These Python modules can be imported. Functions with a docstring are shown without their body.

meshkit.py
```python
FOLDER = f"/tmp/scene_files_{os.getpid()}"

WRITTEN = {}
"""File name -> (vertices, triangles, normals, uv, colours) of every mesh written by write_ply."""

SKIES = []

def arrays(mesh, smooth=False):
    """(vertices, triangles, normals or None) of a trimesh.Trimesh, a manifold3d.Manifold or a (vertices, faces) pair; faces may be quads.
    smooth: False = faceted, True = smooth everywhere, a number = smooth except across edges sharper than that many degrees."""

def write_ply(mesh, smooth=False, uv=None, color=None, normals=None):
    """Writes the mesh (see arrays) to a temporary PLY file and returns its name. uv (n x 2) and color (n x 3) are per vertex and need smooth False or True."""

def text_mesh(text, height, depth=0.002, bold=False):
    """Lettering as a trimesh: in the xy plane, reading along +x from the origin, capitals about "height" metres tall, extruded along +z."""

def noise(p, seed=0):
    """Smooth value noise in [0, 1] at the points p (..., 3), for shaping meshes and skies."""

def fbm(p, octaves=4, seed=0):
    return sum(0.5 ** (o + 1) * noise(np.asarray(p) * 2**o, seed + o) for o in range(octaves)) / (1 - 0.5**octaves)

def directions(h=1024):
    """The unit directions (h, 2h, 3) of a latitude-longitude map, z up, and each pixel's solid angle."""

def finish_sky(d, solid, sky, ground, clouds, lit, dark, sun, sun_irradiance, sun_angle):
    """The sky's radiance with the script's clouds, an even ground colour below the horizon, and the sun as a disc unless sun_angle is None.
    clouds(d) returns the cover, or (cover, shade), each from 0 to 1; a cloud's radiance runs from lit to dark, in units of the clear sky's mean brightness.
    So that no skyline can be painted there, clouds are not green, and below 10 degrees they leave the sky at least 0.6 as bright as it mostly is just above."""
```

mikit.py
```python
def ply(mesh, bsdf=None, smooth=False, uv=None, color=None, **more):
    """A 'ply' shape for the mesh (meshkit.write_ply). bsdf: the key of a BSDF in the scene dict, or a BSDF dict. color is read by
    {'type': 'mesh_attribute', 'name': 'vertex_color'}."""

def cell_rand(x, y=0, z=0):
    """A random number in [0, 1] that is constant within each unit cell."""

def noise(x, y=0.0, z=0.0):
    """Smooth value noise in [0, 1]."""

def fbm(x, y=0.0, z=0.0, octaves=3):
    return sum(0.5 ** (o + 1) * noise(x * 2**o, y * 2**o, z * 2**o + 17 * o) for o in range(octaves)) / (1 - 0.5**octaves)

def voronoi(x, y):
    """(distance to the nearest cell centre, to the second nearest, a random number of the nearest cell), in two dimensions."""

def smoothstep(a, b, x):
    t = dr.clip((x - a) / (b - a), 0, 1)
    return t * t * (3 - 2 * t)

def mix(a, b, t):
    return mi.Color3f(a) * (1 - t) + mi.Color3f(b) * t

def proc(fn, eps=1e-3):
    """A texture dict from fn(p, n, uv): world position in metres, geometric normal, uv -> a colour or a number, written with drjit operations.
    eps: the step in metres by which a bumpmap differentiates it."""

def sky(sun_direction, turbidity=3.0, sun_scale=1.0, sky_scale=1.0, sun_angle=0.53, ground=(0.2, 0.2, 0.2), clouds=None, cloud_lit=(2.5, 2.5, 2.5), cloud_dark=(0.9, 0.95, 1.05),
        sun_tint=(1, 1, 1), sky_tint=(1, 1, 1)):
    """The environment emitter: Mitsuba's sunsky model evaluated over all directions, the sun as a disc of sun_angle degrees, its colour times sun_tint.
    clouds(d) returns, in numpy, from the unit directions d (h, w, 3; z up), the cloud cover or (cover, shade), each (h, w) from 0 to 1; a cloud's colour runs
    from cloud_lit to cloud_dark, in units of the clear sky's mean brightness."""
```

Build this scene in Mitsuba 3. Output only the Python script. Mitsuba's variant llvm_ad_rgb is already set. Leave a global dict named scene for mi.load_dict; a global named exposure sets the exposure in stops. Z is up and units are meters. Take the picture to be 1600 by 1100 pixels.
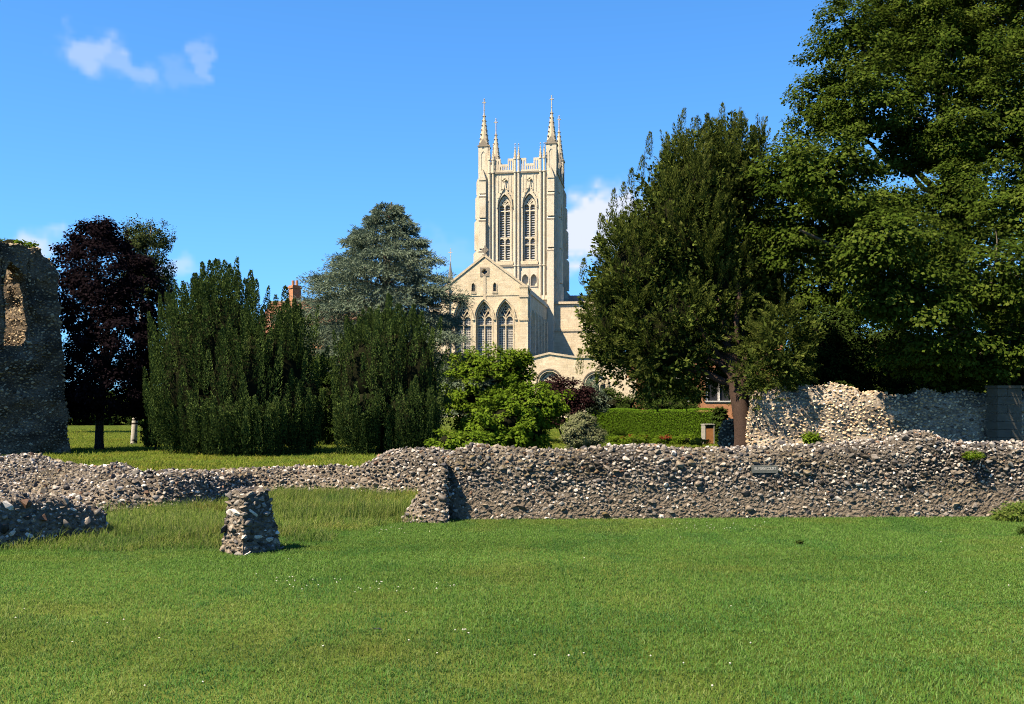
import math
import numpy as np
import trimesh
import manifold3d as m3
import mitsuba as mi
import drjit as dr
import mikit
import meshkit
from shapely.geometry import Polygon, LineString, Point, box as sbox
from shapely.ops import unary_union
from shapely import affinity
from scipy.spatial import cKDTree

T = mi.ScalarTransform4f
scene, labels = {}, {}

# ------------------------------------------------------------------ camera, sky, exposure
F, HOR, EYE = 1500.0, 632.0, 1.6          # focal length and horizon in the 1600 px frame
scene['camera'] = {
    'type': 'perspective', 'fov': math.degrees(2 * math.atan(800 / F)), 'fov_axis': 'x',
    'principal_point_offset_y': -(HOR - 550) / 1100.0,
    'near_clip': 0.1, 'far_clip': 3000.0,
    'to_world': T().look_at(origin=[0, 0, EYE], target=[0, 10, EYE], up=[0, 0, 1]),
}
SUN_AZ, SUN_EL = math.radians(54), math.radians(54)
SUN = (-math.sin(SUN_AZ) * math.cos(SUN_EL), -math.cos(SUN_AZ) * math.cos(SUN_EL), math.sin(SUN_EL))


def meshkit_step(a, b, x):
    t = np.clip((x - a) / (b - a), 0, 1)
    return t * t * (3 - 2 * t)


def cloud_cover(d):
    az = np.degrees(np.arctan2(d[..., 0], d[..., 1]))
    el = np.degrees(np.arcsin(np.clip(d[..., 2], -1, 1)))
    q = np.stack([az, el * 1.3, az * 0], -1)
    warp = np.stack([meshkit.fbm(q * .8, 3, seed=2), meshkit.fbm(q * .8, 3, seed=5)], -1) - .5
    az, el = az + 2.2 * warp[..., 0], el + 1.6 * warp[..., 1]
    fine = meshkit.fbm(q * 1.6, 5, seed=9)
    cover = np.zeros_like(az)
    for a, e, ra, re, k in [(-23.6, 18.5, 1.2, .85, 0.42), (-21.6, 17.9, 1.6, .65, 0.28), (-17.8, 18.9, .4, 1.0, 0.24), (-18.6, 18.2, .9, .6, 0.12),
                            (4.2, 10.2, 1.8, 1.7, 1.3), (6.4, 10.8, 1.7, 1.5, 1.3), (-26.3, 8.3, 1.0, 0.7, 0.75), (-19.5, 7.6, 1.2, 0.5, .45), (-4.6, 8.8, 2.0, 1.2, .12),
                            (40, 14, 4, 2, 0.8), (-52, 16, 5, 2, 0.7), (150, 20, 6, 3, .7), (-120, 25, 7, 3, .6), (75, 12, 5, 2, .7)]:
        g = np.exp(-(((az - a) / ra) ** 2 + ((el - e) / re) ** 2) * .8)
        cover = np.maximum(cover, k * meshkit_step(.12, .75, g * (.35 + 1.3 * fine)))
    return np.clip(cover, 0, 1)


scene['daylight'] = mikit.sky(SUN, turbidity=2.5, sky_scale=.365, clouds=cloud_cover, cloud_lit=(1.75, 1.9, 2.3), sky_tint=(0.57, 1.05, 1.40), sun_tint=(1.0, 0.97, 0.90))
exposure = 3.66

# ------------------------------------------------------------------ helpers


def W(X, Y, d):
    """the point at depth d seen at (X, Y) of the photograph: used once to survey where a thing stands"""
    return np.array([(X - 800) / F * d, d, EYE + (HOR - Y) / F * d])


def G(X, d):
    return np.array([(X - 800) / F * d, d, 0.0])


def tag(key, label=None, category=None, group=None, kind=None):
    e = {k: v for k, v in (('label', label), ('category', category), ('group', group), ('kind', kind)) if v}
    labels[key] = e
    return key


def numbered(key):
    if key not in scene and key not in labels and key not in USED:
        USED.add(key)
        return key
    i = 1
    while f'{key}_{i:03d}' in scene or f'{key}_{i:03d}' in labels or f'{key}_{i:03d}' in USED:
        i += 1
    USED.add(f'{key}_{i:03d}')
    return f'{key}_{i:03d}'


USED = set()


def thing(name, label, category, group=None):
    k = numbered(name)
    return tag(k, label, category, group)


def put(key, mesh, mat, smooth=False, uv=None, to_world=None, kind=None, label=None):
    key = numbered(key)
    d = mikit.ply(mesh, mat, smooth, uv=uv)
    if to_world is not None:
        d['to_world'] = to_world
    scene[key] = d
    if kind or label:
        tag(key, label=label, kind=kind)
    return key


def bx(x0, x1, y0, y1, z0, z1):
    m = trimesh.creation.box(extents=(x1 - x0, y1 - y0, z1 - z0))
    m.apply_translation(((x0 + x1) / 2, (y0 + y1) / 2, (z0 + z1) / 2))
    return m


def cat(ms):
    return trimesh.util.concatenate(ms)


def tube(path, radii, sides=8):
    p = np.asarray(path, float)
    r = np.broadcast_to(np.asarray(radii, float), (len(p),))
    t = np.gradient(p, axis=0)
    t /= np.linalg.norm(t, axis=1, keepdims=True) + 1e-9
    ref = np.where(np.abs(t[:, 2:]) < 0.9, [0, 0, 1.0], [1.0, 0, 0])
    a = np.cross(t, ref)
    a /= np.linalg.norm(a, axis=1, keepdims=True) + 1e-9
    b = np.cross(t, a)
    ang = np.arange(sides) * 2 * np.pi / sides
    v = p[:, None] + r[:, None, None] * (np.cos(ang)[None, :, None] * a[:, None] + np.sin(ang)[None, :, None] * b[:, None])
    i, j = np.meshgrid(np.arange(len(p) - 1), np.arange(sides), indexing='ij')
    q = np.stack([i * sides + j, i * sides + (j + 1) % sides, (i + 1) * sides + (j + 1) % sides, (i + 1) * sides + j], -1).reshape(-1, 4)
    f = np.vstack([q[:, [0, 2, 1]], q[:, [0, 3, 2]]])
    n = len(v) * sides
    v = np.vstack([v.reshape(-1, 3), p[:1], p[-1:]])
    k = np.arange(sides)
    f = np.vstack([f, np.stack([k, (k + 1) % sides, np.full(sides, n)], 1), np.stack([n - sides + (k + 1) % sides, n - sides + k, np.full(sides, n + 1)], 1)])
    return trimesh.Trimesh(v, f, process=False)


def unit(v):
    return v / (np.linalg.norm(v, axis=-1, keepdims=True) + 1e-12)


# ------------------------------------------------------------------ materials
C3 = mi.Color3f
ALBEDO = .72          # one scale for all base colours, set together with the exposure


def tex(fn):
    return mikit.proc(lambda p, n, uv: fn(p, n, uv) * ALBEDO)


def ramp3(t, a, b, c):
    return dr.select(t < 0.5, mikit.mix(a, b, dr.clip(t * 2, 0, 1)), mikit.mix(b, c, dr.clip(t * 2 - 1, 0, 1)))


def leafmat(key, a, b, c, trans=0.5, rough=0.55):
    """a leaf's own colour varies from leaf to leaf: uv.x is one number per leaf"""
    def fn(p, n, uv):
        return ramp3(uv.x, a, b, c)
    scene[key] = {'type': 'principledthin', 'base_color': tex(fn), 'roughness': max(rough, .65), 'eta': 1.22, 'diff_trans': trans, 'spec_trans': 0.0}


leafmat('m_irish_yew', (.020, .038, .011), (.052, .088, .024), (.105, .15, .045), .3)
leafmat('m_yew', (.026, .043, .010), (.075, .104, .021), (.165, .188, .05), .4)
leafmat('m_sycamore', (.024, .045, .007), (.052, .086, .012), (.10, .135, .026), .6)
leafmat('m_maple', (.052, .10, .009), (.10, .17, .015), (.165, .235, .03), .7)
leafmat('m_beech', (.005, .004, .005), (.009, .0065, .0085), (.022, .016, .022), .25, .4)
leafmat('m_birch', (.03, .045, .015), (.05, .07, .025), (.09, .11, .045), .6)
leafmat('m_cedar', (.068, .102, .072), (.13, .18, .13), (.22, .27, .205), .25)
leafmat('m_purple', (.014, .008, .010), (.034, .017, .019), (.075, .04, .042), .6)
leafmat('m_pale', (.09, .11, .05), (.17, .19, .10), (.28, .29, .18), .5)
leafmat('m_hedge', (.07, .155, .010), (.11, .215, .018), (.155, .26, .028), .4)
leafmat('m_shrub', (.018, .034, .008), (.034, .06, .013), (.065, .095, .022), .5)
leafmat('m_red', (.13, .02, .015), (.18, .035, .02), (.22, .07, .035), .4)
leafmat('m_yellow', (.20, .17, .02), (.28, .24, .035), (.34, .28, .07), .5)


def grassmat(key, cols, patch):
    def fn(p, n, uv):
        k = mikit.fbm(p.x * 0.55, p.y * 0.55, 0.0, 3)
        k2 = mikit.noise(p.x * 2.3 + 9, p.y * 2.3, 0.0)
        c = ramp3(dr.clip(uv.x, 0, 1), *cols)
        dry = mikit.smoothstep(.50, .72, k * .7 + k2 * .3)
        c = mikit.mix(c, c * C3(*patch), dry)
        w = mikit.smoothstep(.62, .78, mikit.fbm(p.x * .9 + 31, p.y * 1.6, 0.0, 3))
        clover = mikit.smoothstep(.57, .66, mikit.fbm(p.x * 1.7 + 7, p.y * 1.7 + 3, 0.0, 3))
        c = mikit.mix(c, c * C3(.70, .84, .9), clover * .8)
        return mikit.mix(c, c * C3(1.2, 1.0, 1.0), w) * (.86 + .3 * mikit.noise(p.x * .35, p.y * 1.1, 5.0))
    scene[key] = {'type': 'principledthin', 'base_color': tex(fn), 'roughness': .6, 'diff_trans': 1.0, 'spec_trans': 0.0}


grassmat('m_mown', ((.070, .160, .028), (.115, .24, .048), (.21, .315, .11)), (1.3, 1.04, 1.1))
grassmat('m_long', ((.080, .145, .024), (.135, .21, .042), (.27, .30, .115)), (1.2, 1.05, 1.0))
grassmat('m_far', ((.10, .165, .02), (.16, .225, .032), (.26, .28, .08)), (1.2, 1.05, 1.0))


def ground_fn(p, n, uv):
    k = mikit.fbm(p.x * 0.5, p.y * 0.5, 0.0, 4)
    f = mikit.fbm(p.x * 9, p.y * 9, 0.0, 3)
    c = mikit.mix((.045, .07, .014), (.08, .105, .026), mikit.smoothstep(.3, .7, k))
    return c * (0.6 + 0.8 * f)


scene['m_ground'] = {'type': 'diffuse', 'reflectance': tex(ground_fn)}


def stone_fn(p, n, uv):
    """flint rubble: uv.x picks the stone's kind, uv.y its lightness"""
    t = uv.x
    c = dr.select(t < .2, C3(.055, .054, .058), dr.select(t < .42, C3(.135, .125, .115), dr.select(t < .58, C3(.195, .17, .142), dr.select(t < .75, C3(.25, .24, .225), dr.select(t < .785, C3(.20, .12, .08), dr.select(t < .92, C3(.36, .33, .30), C3(.50, .48, .455)))))))
    m = mikit.fbm(p.x * 38, p.y * 38, p.z * 38, 3)
    moss = mikit.smoothstep(.52, .68, mikit.fbm(p.x * 1.1 + 4, p.y * 1.1, p.z * 2.5, 3)) * mikit.smoothstep(.0, .7, n.z) * .7
    c = c * (.38 + 1.12 * uv.y) * (.6 + .8 * m)
    return mikit.mix(c, C3(.085, .065, .018) * (.6 + .8 * m), moss)


scene['m_flint'] = {'type': 'twosided', 'bsdf': {'type': 'principled', 'base_color': tex(stone_fn), 'roughness': .6, 'specular': .25}}


def mortar_fn(p, n, uv):
    a = mikit.fbm(p.x * 1.4, p.y * 1.4, p.z * 2.2, 3)
    b = mikit.fbm(p.x * 26, p.y * 26, p.z * 26, 3)
    low = 1 - mikit.smoothstep(.15, .6, p.z + .35 * (a - .5))
    c = mikit.mix((.05, .046, .041), (.125, .112, .096), mikit.smoothstep(.3, .7, a))
    c = mikit.mix(c, (.158, .135, .108), low * .8)
    return c * (.25 + 1.5 * b)


def warm_fn(p, n, uv):
    t = uv.x
    c = dr.select(t < .15, C3(.07, .06, .055), dr.select(t < .5, C3(.18, .145, .105), dr.select(t < .8, C3(.25, .205, .15), C3(.32, .28, .22))))
    m = mikit.fbm(p.x * 22, p.y * 22, p.z * 22, 3)
    return c * (.75 + .8 * uv.y) * (.65 + .7 * m)


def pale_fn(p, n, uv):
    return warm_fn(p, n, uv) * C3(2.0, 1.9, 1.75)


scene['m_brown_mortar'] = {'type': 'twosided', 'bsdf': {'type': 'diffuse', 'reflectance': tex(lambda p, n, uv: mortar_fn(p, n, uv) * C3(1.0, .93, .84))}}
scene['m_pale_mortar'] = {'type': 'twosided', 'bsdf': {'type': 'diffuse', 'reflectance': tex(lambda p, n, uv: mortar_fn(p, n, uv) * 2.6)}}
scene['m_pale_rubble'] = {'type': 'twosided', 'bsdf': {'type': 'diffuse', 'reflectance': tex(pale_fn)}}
scene['m_warm_rubble'] = {'type': 'twosided', 'bsdf': {'type': 'diffuse', 'reflectance': tex(lambda p, n, uv: warm_fn(p, n, uv) * C3(1.05, 1.0, .9))}}


scene['m_mortar'] = {'type': 'twosided', 'bsdf': {'type': 'bumpmap', 'arbitrary': mikit.proc(lambda p, n, uv: mikit.fbm(p.x * 30, p.y * 30, p.z * 30, 3), eps=.004), 'scale': .05, 'bsdf': {'type': 'diffuse', 'reflectance': tex(mortar_fn)}}}


def limestone_fn(p, n, uv):
    """cream ashlar far away: courses 0.33 m high with faint tone steps from block to block"""
    row = dr.floor(p.z / .33)
    h = p.x * .988 - p.y * .156 + p.y * .7
    blk = mikit.cell_rand(dr.floor(h / .7 + mikit.cell_rand(row) * 7), row, 3)
    st = mikit.fbm(p.x * .5, p.y * .5, p.z * .22, 4)
    c = mikit.mix((.51, .47, .385), (.56, .525, .445), blk * .3 + st * .6)
    jz = dr.abs(p.z / .33 - row - .5)
    c = c * (1 - .13 * mikit.smoothstep(.42, .5, jz))
    return mikit.mix(c, (.34, .285, .20), .5 * mikit.smoothstep(.55, .75, mikit.fbm(p.x * 1.6, p.y * 1.6, p.z * .35, 3)))


scene['m_limestone'] = {'type': 'twosided', 'bsdf': {'type': 'diffuse', 'reflectance': tex(limestone_fn)}}


def oldstone_fn(p, n, uv):
    row = dr.floor(p.z / .3)
    h = p.x * .988 - p.y * .156 + p.y * .7
    blk = mikit.cell_rand(dr.floor(h / .62 + mikit.cell_rand(row) * 7), row, 5)
    st = mikit.fbm(p.x * .4, p.y * .4, p.z * .9, 4)
    c = mikit.mix((.44, .375, .27), (.57, .505, .39), blk * .55 + st * .6)
    jz = dr.abs(p.z / .3 - row - .5)
    return c * (1 - .16 * mikit.smoothstep(.40, .5, jz)) * (.82 + .36 * mikit.fbm(p.x * 2, p.y * 2, p.z * .6, 3))


scene['m_oldstone'] = {'type': 'twosided', 'bsdf': {'type': 'diffuse', 'reflectance': tex(oldstone_fn)}}


def plain(key, c, rough=.6, noise_amt=.3, freq=6.0, **more):
    def fn(p, n, uv):
        return C3(*c) * (1 - noise_amt / 2 + noise_amt * mikit.fbm(p.x * freq, p.y * freq, p.z * freq, 3))
    scene[key] = {'type': 'twosided', 'bsdf': {'type': 'principled', 'base_color': tex(fn), 'roughness': rough, 'specular': .3, **more}}


plain('m_trim', (.40, .35, .265), .8, .4, 1.5)
plain('m_weathered', (.20, .18, .15), .9, .5, 1.2)
plain('m_louvre', (.30, .32, .36), .6, .3, 2.0)
plain('m_lead', (.13, .14, .155), .5, .4, 2.0)
plain('m_pane', (.022, .024, .03), .25, .3, 1.0)
plain('m_darkstone', (.13, .11, .09), .9, .4, 3.0)
plain('m_tile', (.13, .055, .032), .85, .5, 2.0)
plain('m_brick', (.30, .145, .075), .85, .4, 5.0)
plain('m_white', (.42, .42, .41), .5, .15, 3.0)
plain('m_bark', (.034, .020, .015), .9, .7, 9.0)
plain('m_greybark', (.10, .085, .065), .9, .6, 7.0)
plain('m_darkbark', (.03, .027, .024), .9, .6, 8.0)
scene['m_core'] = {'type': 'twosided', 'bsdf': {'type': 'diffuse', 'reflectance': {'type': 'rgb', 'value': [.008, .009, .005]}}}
plain('m_daisy', (.5, .5, .48), .7, .1, 12.0)
plain('m_letter', (.34, .35, .35), .7, .2, 12.0)
plain('m_slate', (.085, .097, .094), .6, .3, 12.0)
plain('m_binwood', (.28, .13, .05), .6, .3, 9.0)
plain('m_binmetal', (.24, .24, .23), .4, .2, 9.0)
plain('m_black', (.008, .008, .010), .5, .2, 9.0)
plain('m_pier', (.085, .083, .072), .9, .5, 5.0)


def birch_fn(p, n, uv):
    s = mikit.noise(p.x * 6, p.y * 6, p.z * 14)
    return mikit.mix((.36, .35, .32), (.03, .025, .025), mikit.smoothstep(.66, .74, s))


scene['m_birchbark'] = {'type': 'twosided', 'bsdf': {'type': 'diffuse', 'reflectance': tex(birch_fn)}}

# ------------------------------------------------------------------ ground
rng = np.random.default_rng(7)
gx = np.concatenate([[-2500, -600], np.linspace(-60, 60, 61), [600, 2500]])
gy = np.concatenate([[-2500, -300], np.linspace(-5, 160, 84), [700, 2500]])
GXX, GYY = np.meshgrid(gx, gy, indexing='ij')
gz = 0.02 * (meshkit.fbm(np.stack([GXX * .3, GYY * .3, GXX * 0], -1), 3) - .5) - .012
gv = np.stack([GXX, GYY, gz], -1).reshape(-1, 3)
ii, jj = np.meshgrid(np.arange(len(gx) - 1), np.arange(len(gy) - 1), indexing='ij')
q = np.stack([ii * len(gy) + jj, (ii + 1) * len(gy) + jj, (ii + 1) * len(gy) + jj + 1, ii * len(gy) + jj + 1], -1).reshape(-1, 4)
put('lawn_ground', (gv, q), 'm_ground', True)
tag('lawn_ground', 'green lawn and turf reaching back to the trees', 'lawn', kind='structure')


def blade_patch(seed, n, size, h, w, bend, dryfrac=.12):
    r = np.random.default_rng(seed)
    b = np.stack([r.uniform(-.02, size + .02, n), r.uniform(-.02, size + .02, n), np.full(n, -.012)], 1)
    a = r.uniform(0, 2 * np.pi, n)
    hh = h * r.lognormal(0, .32, n)
    lean = np.stack([np.cos(a), np.sin(a), 0 * a], 1) * (hh * r.uniform(.1, bend, n))[:, None]
    a2 = a + np.pi / 2 + r.uniform(-.6, .6, n)
    side = np.stack([np.cos(a2), np.sin(a2), 0 * a2], 1) * (w * r.uniform(.7, 1.3, n) / 2)[:, None]
    mid = b + lean * .35 + np.stack([0 * a, 0 * a, hh * .6], 1)
    tip = b + lean + np.stack([0 * a, 0 * a, hh * .93], 1)
    v = np.stack([b - side, b + side, mid + side * .8, mid - side * .8, tip], 1).reshape(-1, 3)
    k = np.arange(n)[:, None] * 5
    f = np.vstack([k + [0, 1, 2], k + [0, 2, 3], k + [3, 2, 4]])
    u = np.clip(r.beta(2, 2.6, n), 0, .85)
    u = np.where(r.random(n) < dryfrac, r.uniform(.85, 1, n), u)
    uv = np.repeat(np.stack([u, r.random(n)], 1), 5, 0)
    return (v, f), uv


def patches(name, seeds, n, size, h, w, bend, mat, cells, label, dry=.12):
    gk = []
    for s in seeds:
        m, uv = blade_patch(s, n, size, h, w, bend, dry)
        key = f'{name}_patch_{len(gk) + 1:03d}'
        scene[key] = {'type': 'shapegroup', 'blades': mikit.ply(m, mat, uv=uv)}
        gk.append(key)
    r = np.random.default_rng(seeds[0])
    for i, (x, y, sc) in enumerate(cells):
        k = int(r.integers(4))
        t = T().translate([x, y, 0]).scale([1, 1, sc]).rotate([0, 0, 1], 90 * k).translate([-size / 2, -size / 2, 0])
        scene[f'{name}__{i + 1:03d}'] = {'type': 'instance', 'group': {'type': 'ref', 'id': gk[int(r.integers(len(gk)))]}, 'to_world': t}
    tag(name, label, 'grass', kind='stuff')


def in_view(x, y, m=1.0):
    return abs(x) < .5333 * y + m


def long_rise(x, y):
    """the unmown grass grows taller away from its mown edge"""
    edge = np.interp(x, [-9, -5.6, -4.8, -3.4, -2.6, -2.0, -1.55], [10.0, 10.4, 10.9, 10.6, 11.0, 11.9, 12.7])
    return float(np.clip(.45 + (y - edge) * .5, .4, 1.15))


def long_zone(x, y):
    """1 where the unmown grass round the ruins stands (left of the long wall), else 0"""
    if y > 12.9 and x < -1.2:
        return True
    if x < -1.55:
        edge = np.interp(x, [-9, -5.6, -4.8, -3.4, -2.6, -2.0, -1.55], [10.0, 10.4, 10.9, 10.6, 11.0, 11.9, 12.7])
        return y > edge
    return False


cells = []
for y in np.arange(4.3, 14.0, 1.0):
    for x in np.arange(-12, 12.1, 1.0):
        if in_view(x, y, 3.2) and not (long_zone(x - .5, y - .6) and long_zone(x + .5, y - .6)):
            cells.append((x, y, float(.75 + .6 * meshkit.noise(np.array([[x * .45, y * .45, 7.]]))[0])))
patches('mown_grass', (11, 12, 13, 14), 6000, 1.0, .021, .005, 1.2, 'm_mown', cells, 'short mown grass of the lawn in front of the ruined walls')
cells = []
rj = np.random.default_rng(99)
for y in np.arange(9.8, 19.0, .5):
    for x in np.arange(-12, -1.0, .5):
        if in_view(x, y, 2.0) and long_zone(x + rj.uniform(-.2, .2), y + rj.uniform(-.25, .25)):
            cells.append((x + rj.uniform(-.15, .15), y + rj.uniform(-.15, .15), float(np.clip(.55 + 1.1 * meshkit.noise(np.array([[x * .8, y * .8, 3.]]))[0], .5, 1.5)) * (1.0 if y < 15 else .8) * long_rise(x, y)))
patches('long_grass', (21, 22, 23, 24), 520, .5, .10, .006, .8, 'm_long', cells, 'long yellowish unmown grass round the rubble and the stone stub', .2)
cells = []
for y in np.arange(15.5, 60.0, 2.0):
    for x in np.arange(-33, 23, 2.0):
        if in_view(x, y, 2.0) and (x > -1.5 or y > 18.6):
            cells.append((x, y, .8 if y < 40 else .9))
patches('far_grass', (31, 32, 33), 2600, 2.0, .10, .02, .8, 'm_far', cells, 'grass behind the low ruined walls, under the trees', .1)

# ------------------------------------------------------------------ flint rubble
NVAR = 36


def hull_stone(r, k=13, flat=.78):
    k_ = np.arange(k) + .5
    ph = np.arccos(1 - 2 * k_ / k)
    th = np.pi * (1 + 5 ** .5) * k_ + r.uniform(0, 6)
    p = np.stack([np.cos(th) * np.sin(ph), np.sin(th) * np.sin(ph), np.cos(ph)], 1)
    p = unit(p + r.normal(size=(k, 3)) * .42) * r.uniform(.68, 1.18, (k, 1))
    h = trimesh.convex.convex_hull(p * [1, 1, flat])
    return np.array(h.vertices), np.array(h.faces)


rs = np.random.default_rng(5)
STONES = [hull_stone(rs) for _ in range(NVAR)]
STONE_UV = rs.random((NVAR, 2))
STONE_PLY = {}


def stone_dict(i, mat):
    if (i, mat) not in STONE_PLY:
        v, f = STONES[i]
        STONE_PLY[i, mat] = mikit.ply((v, f), mat, i % 3 == 0, uv=np.tile(STONE_UV[i], (len(v), 1)))
    return STONE_PLY[i, mat]


def scatter(core, sizes, seed, keep=None, cover=.9):
    """stones lodged in a core's surface: big ones first, none overlapping much"""
    r = np.random.default_rng(seed)
    area = core.area
    P, Nn, R = np.zeros((0, 3)), np.zeros((0, 3)), np.zeros(0)
    for rad, dens in sizes:
        n = int(dens * area / (np.pi * rad * rad))
        if n < 1:
            continue
        c, fi = trimesh.sample.sample_surface(core, n, seed=int(r.integers(1 << 30)))
        c, nn = np.asarray(c), core.face_normals[fi]
        if keep is not None:
            ok = keep(c, nn)
            c, nn = c[ok], nn[ok]
        rr = rad * r.uniform(.8, 1.2, len(c))
        if len(P):
            tree = cKDTree(P)
            d, ix = tree.query(c, k=min(6, len(P)))
            d, ix = d.reshape(len(c), -1), ix.reshape(len(c), -1)
            ok = (d > cover * (rr[:, None] + R[ix])).all(1)
            c, nn, rr = c[ok], nn[ok], rr[ok]
        if not len(c):
            continue
        alive = np.ones(len(c), bool)
        nb = cKDTree(c).query_ball_point(c, cover * 2 * rad)
        for i in range(len(c)):
            if alive[i]:
                for j in nb[i]:
                    if j > i:
                        alive[j] = False
        P, Nn, R = np.vstack([P, c[alive]]), np.vstack([Nn, nn[alive]]), np.concatenate([R, rr[alive]])
    return P, Nn, R


def rubble(owner, core, sizes, seed, nparts, mat='m_flint', keep=None, proud=.4, stretch=1.3, cover=.84, lowbury=0):
    r = np.random.default_rng(seed + 1)
    P, Nn, R = scatter(core, sizes, seed, keep, cover)
    cam = np.array([0, 0, EYE])
    dist = np.linalg.norm(P - cam, axis=1)
    facing = ((cam - P) * Nn).sum(1) / dist
    px = R / dist * np.where(facing > .05, 1, .05) * np.where(in_frame(P), 1, .1)
    order = np.argsort(-px)
    bury = np.clip((meshkit.fbm(P * [1.3, 1.3, 2.2], 3, seed) - .48) * 7, 0, 1)
    up = np.array([0, 0, 1.0])
    VV, FF, UV, nv = [], [], [], 0
    for rank, i in enumerate(order):
        n = unit(Nn[i] + r.normal(size=3) * .18)
        t = unit(np.cross(up, n) + r.normal(size=3) * .35)
        t = unit(t - n * (t @ n))
        b = np.cross(n, t)
        M = np.eye(4)
        M[:3, 0], M[:3, 1], M[:3, 2] = t * R[i] * r.uniform(.95, stretch), b * R[i] * r.uniform(.48, .9), n * R[i] * r.uniform(.8, 1.1)
        M[:3, 3] = P[i] + n * R[i] * (proud + r.uniform(-.35, .3) - (.45 * lowbury if P[i, 2] < .42 else 0) - .2 * bury[i])
        k = int(r.integers(NVAR))
        if rank < nparts:
            key = numbered(f'{owner}__stone')
            scene[key] = {**stone_dict(k, mat), 'to_world': T(M)}
        else:
            v, f = STONES[k]
            VV.append(v @ M[:3, :3].T + M[:3, 3])
            FF.append(f + nv)
            UV.append(np.tile(r.random(2), (len(v), 1)))
            nv += len(v)
    if VV:
        put(f'{owner}__rubble', (np.vstack(VV), np.vstack(FF)), mat, uv=np.vstack(UV), kind='stuff')


def in_frame(P):
    X = 800 + F * P[:, 0] / P[:, 1]
    Y = HOR + F * (EYE - P[:, 2]) / P[:, 1]
    return (X > -10) & (X < 1610) & (Y > -10) & (Y < 1110)


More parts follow.
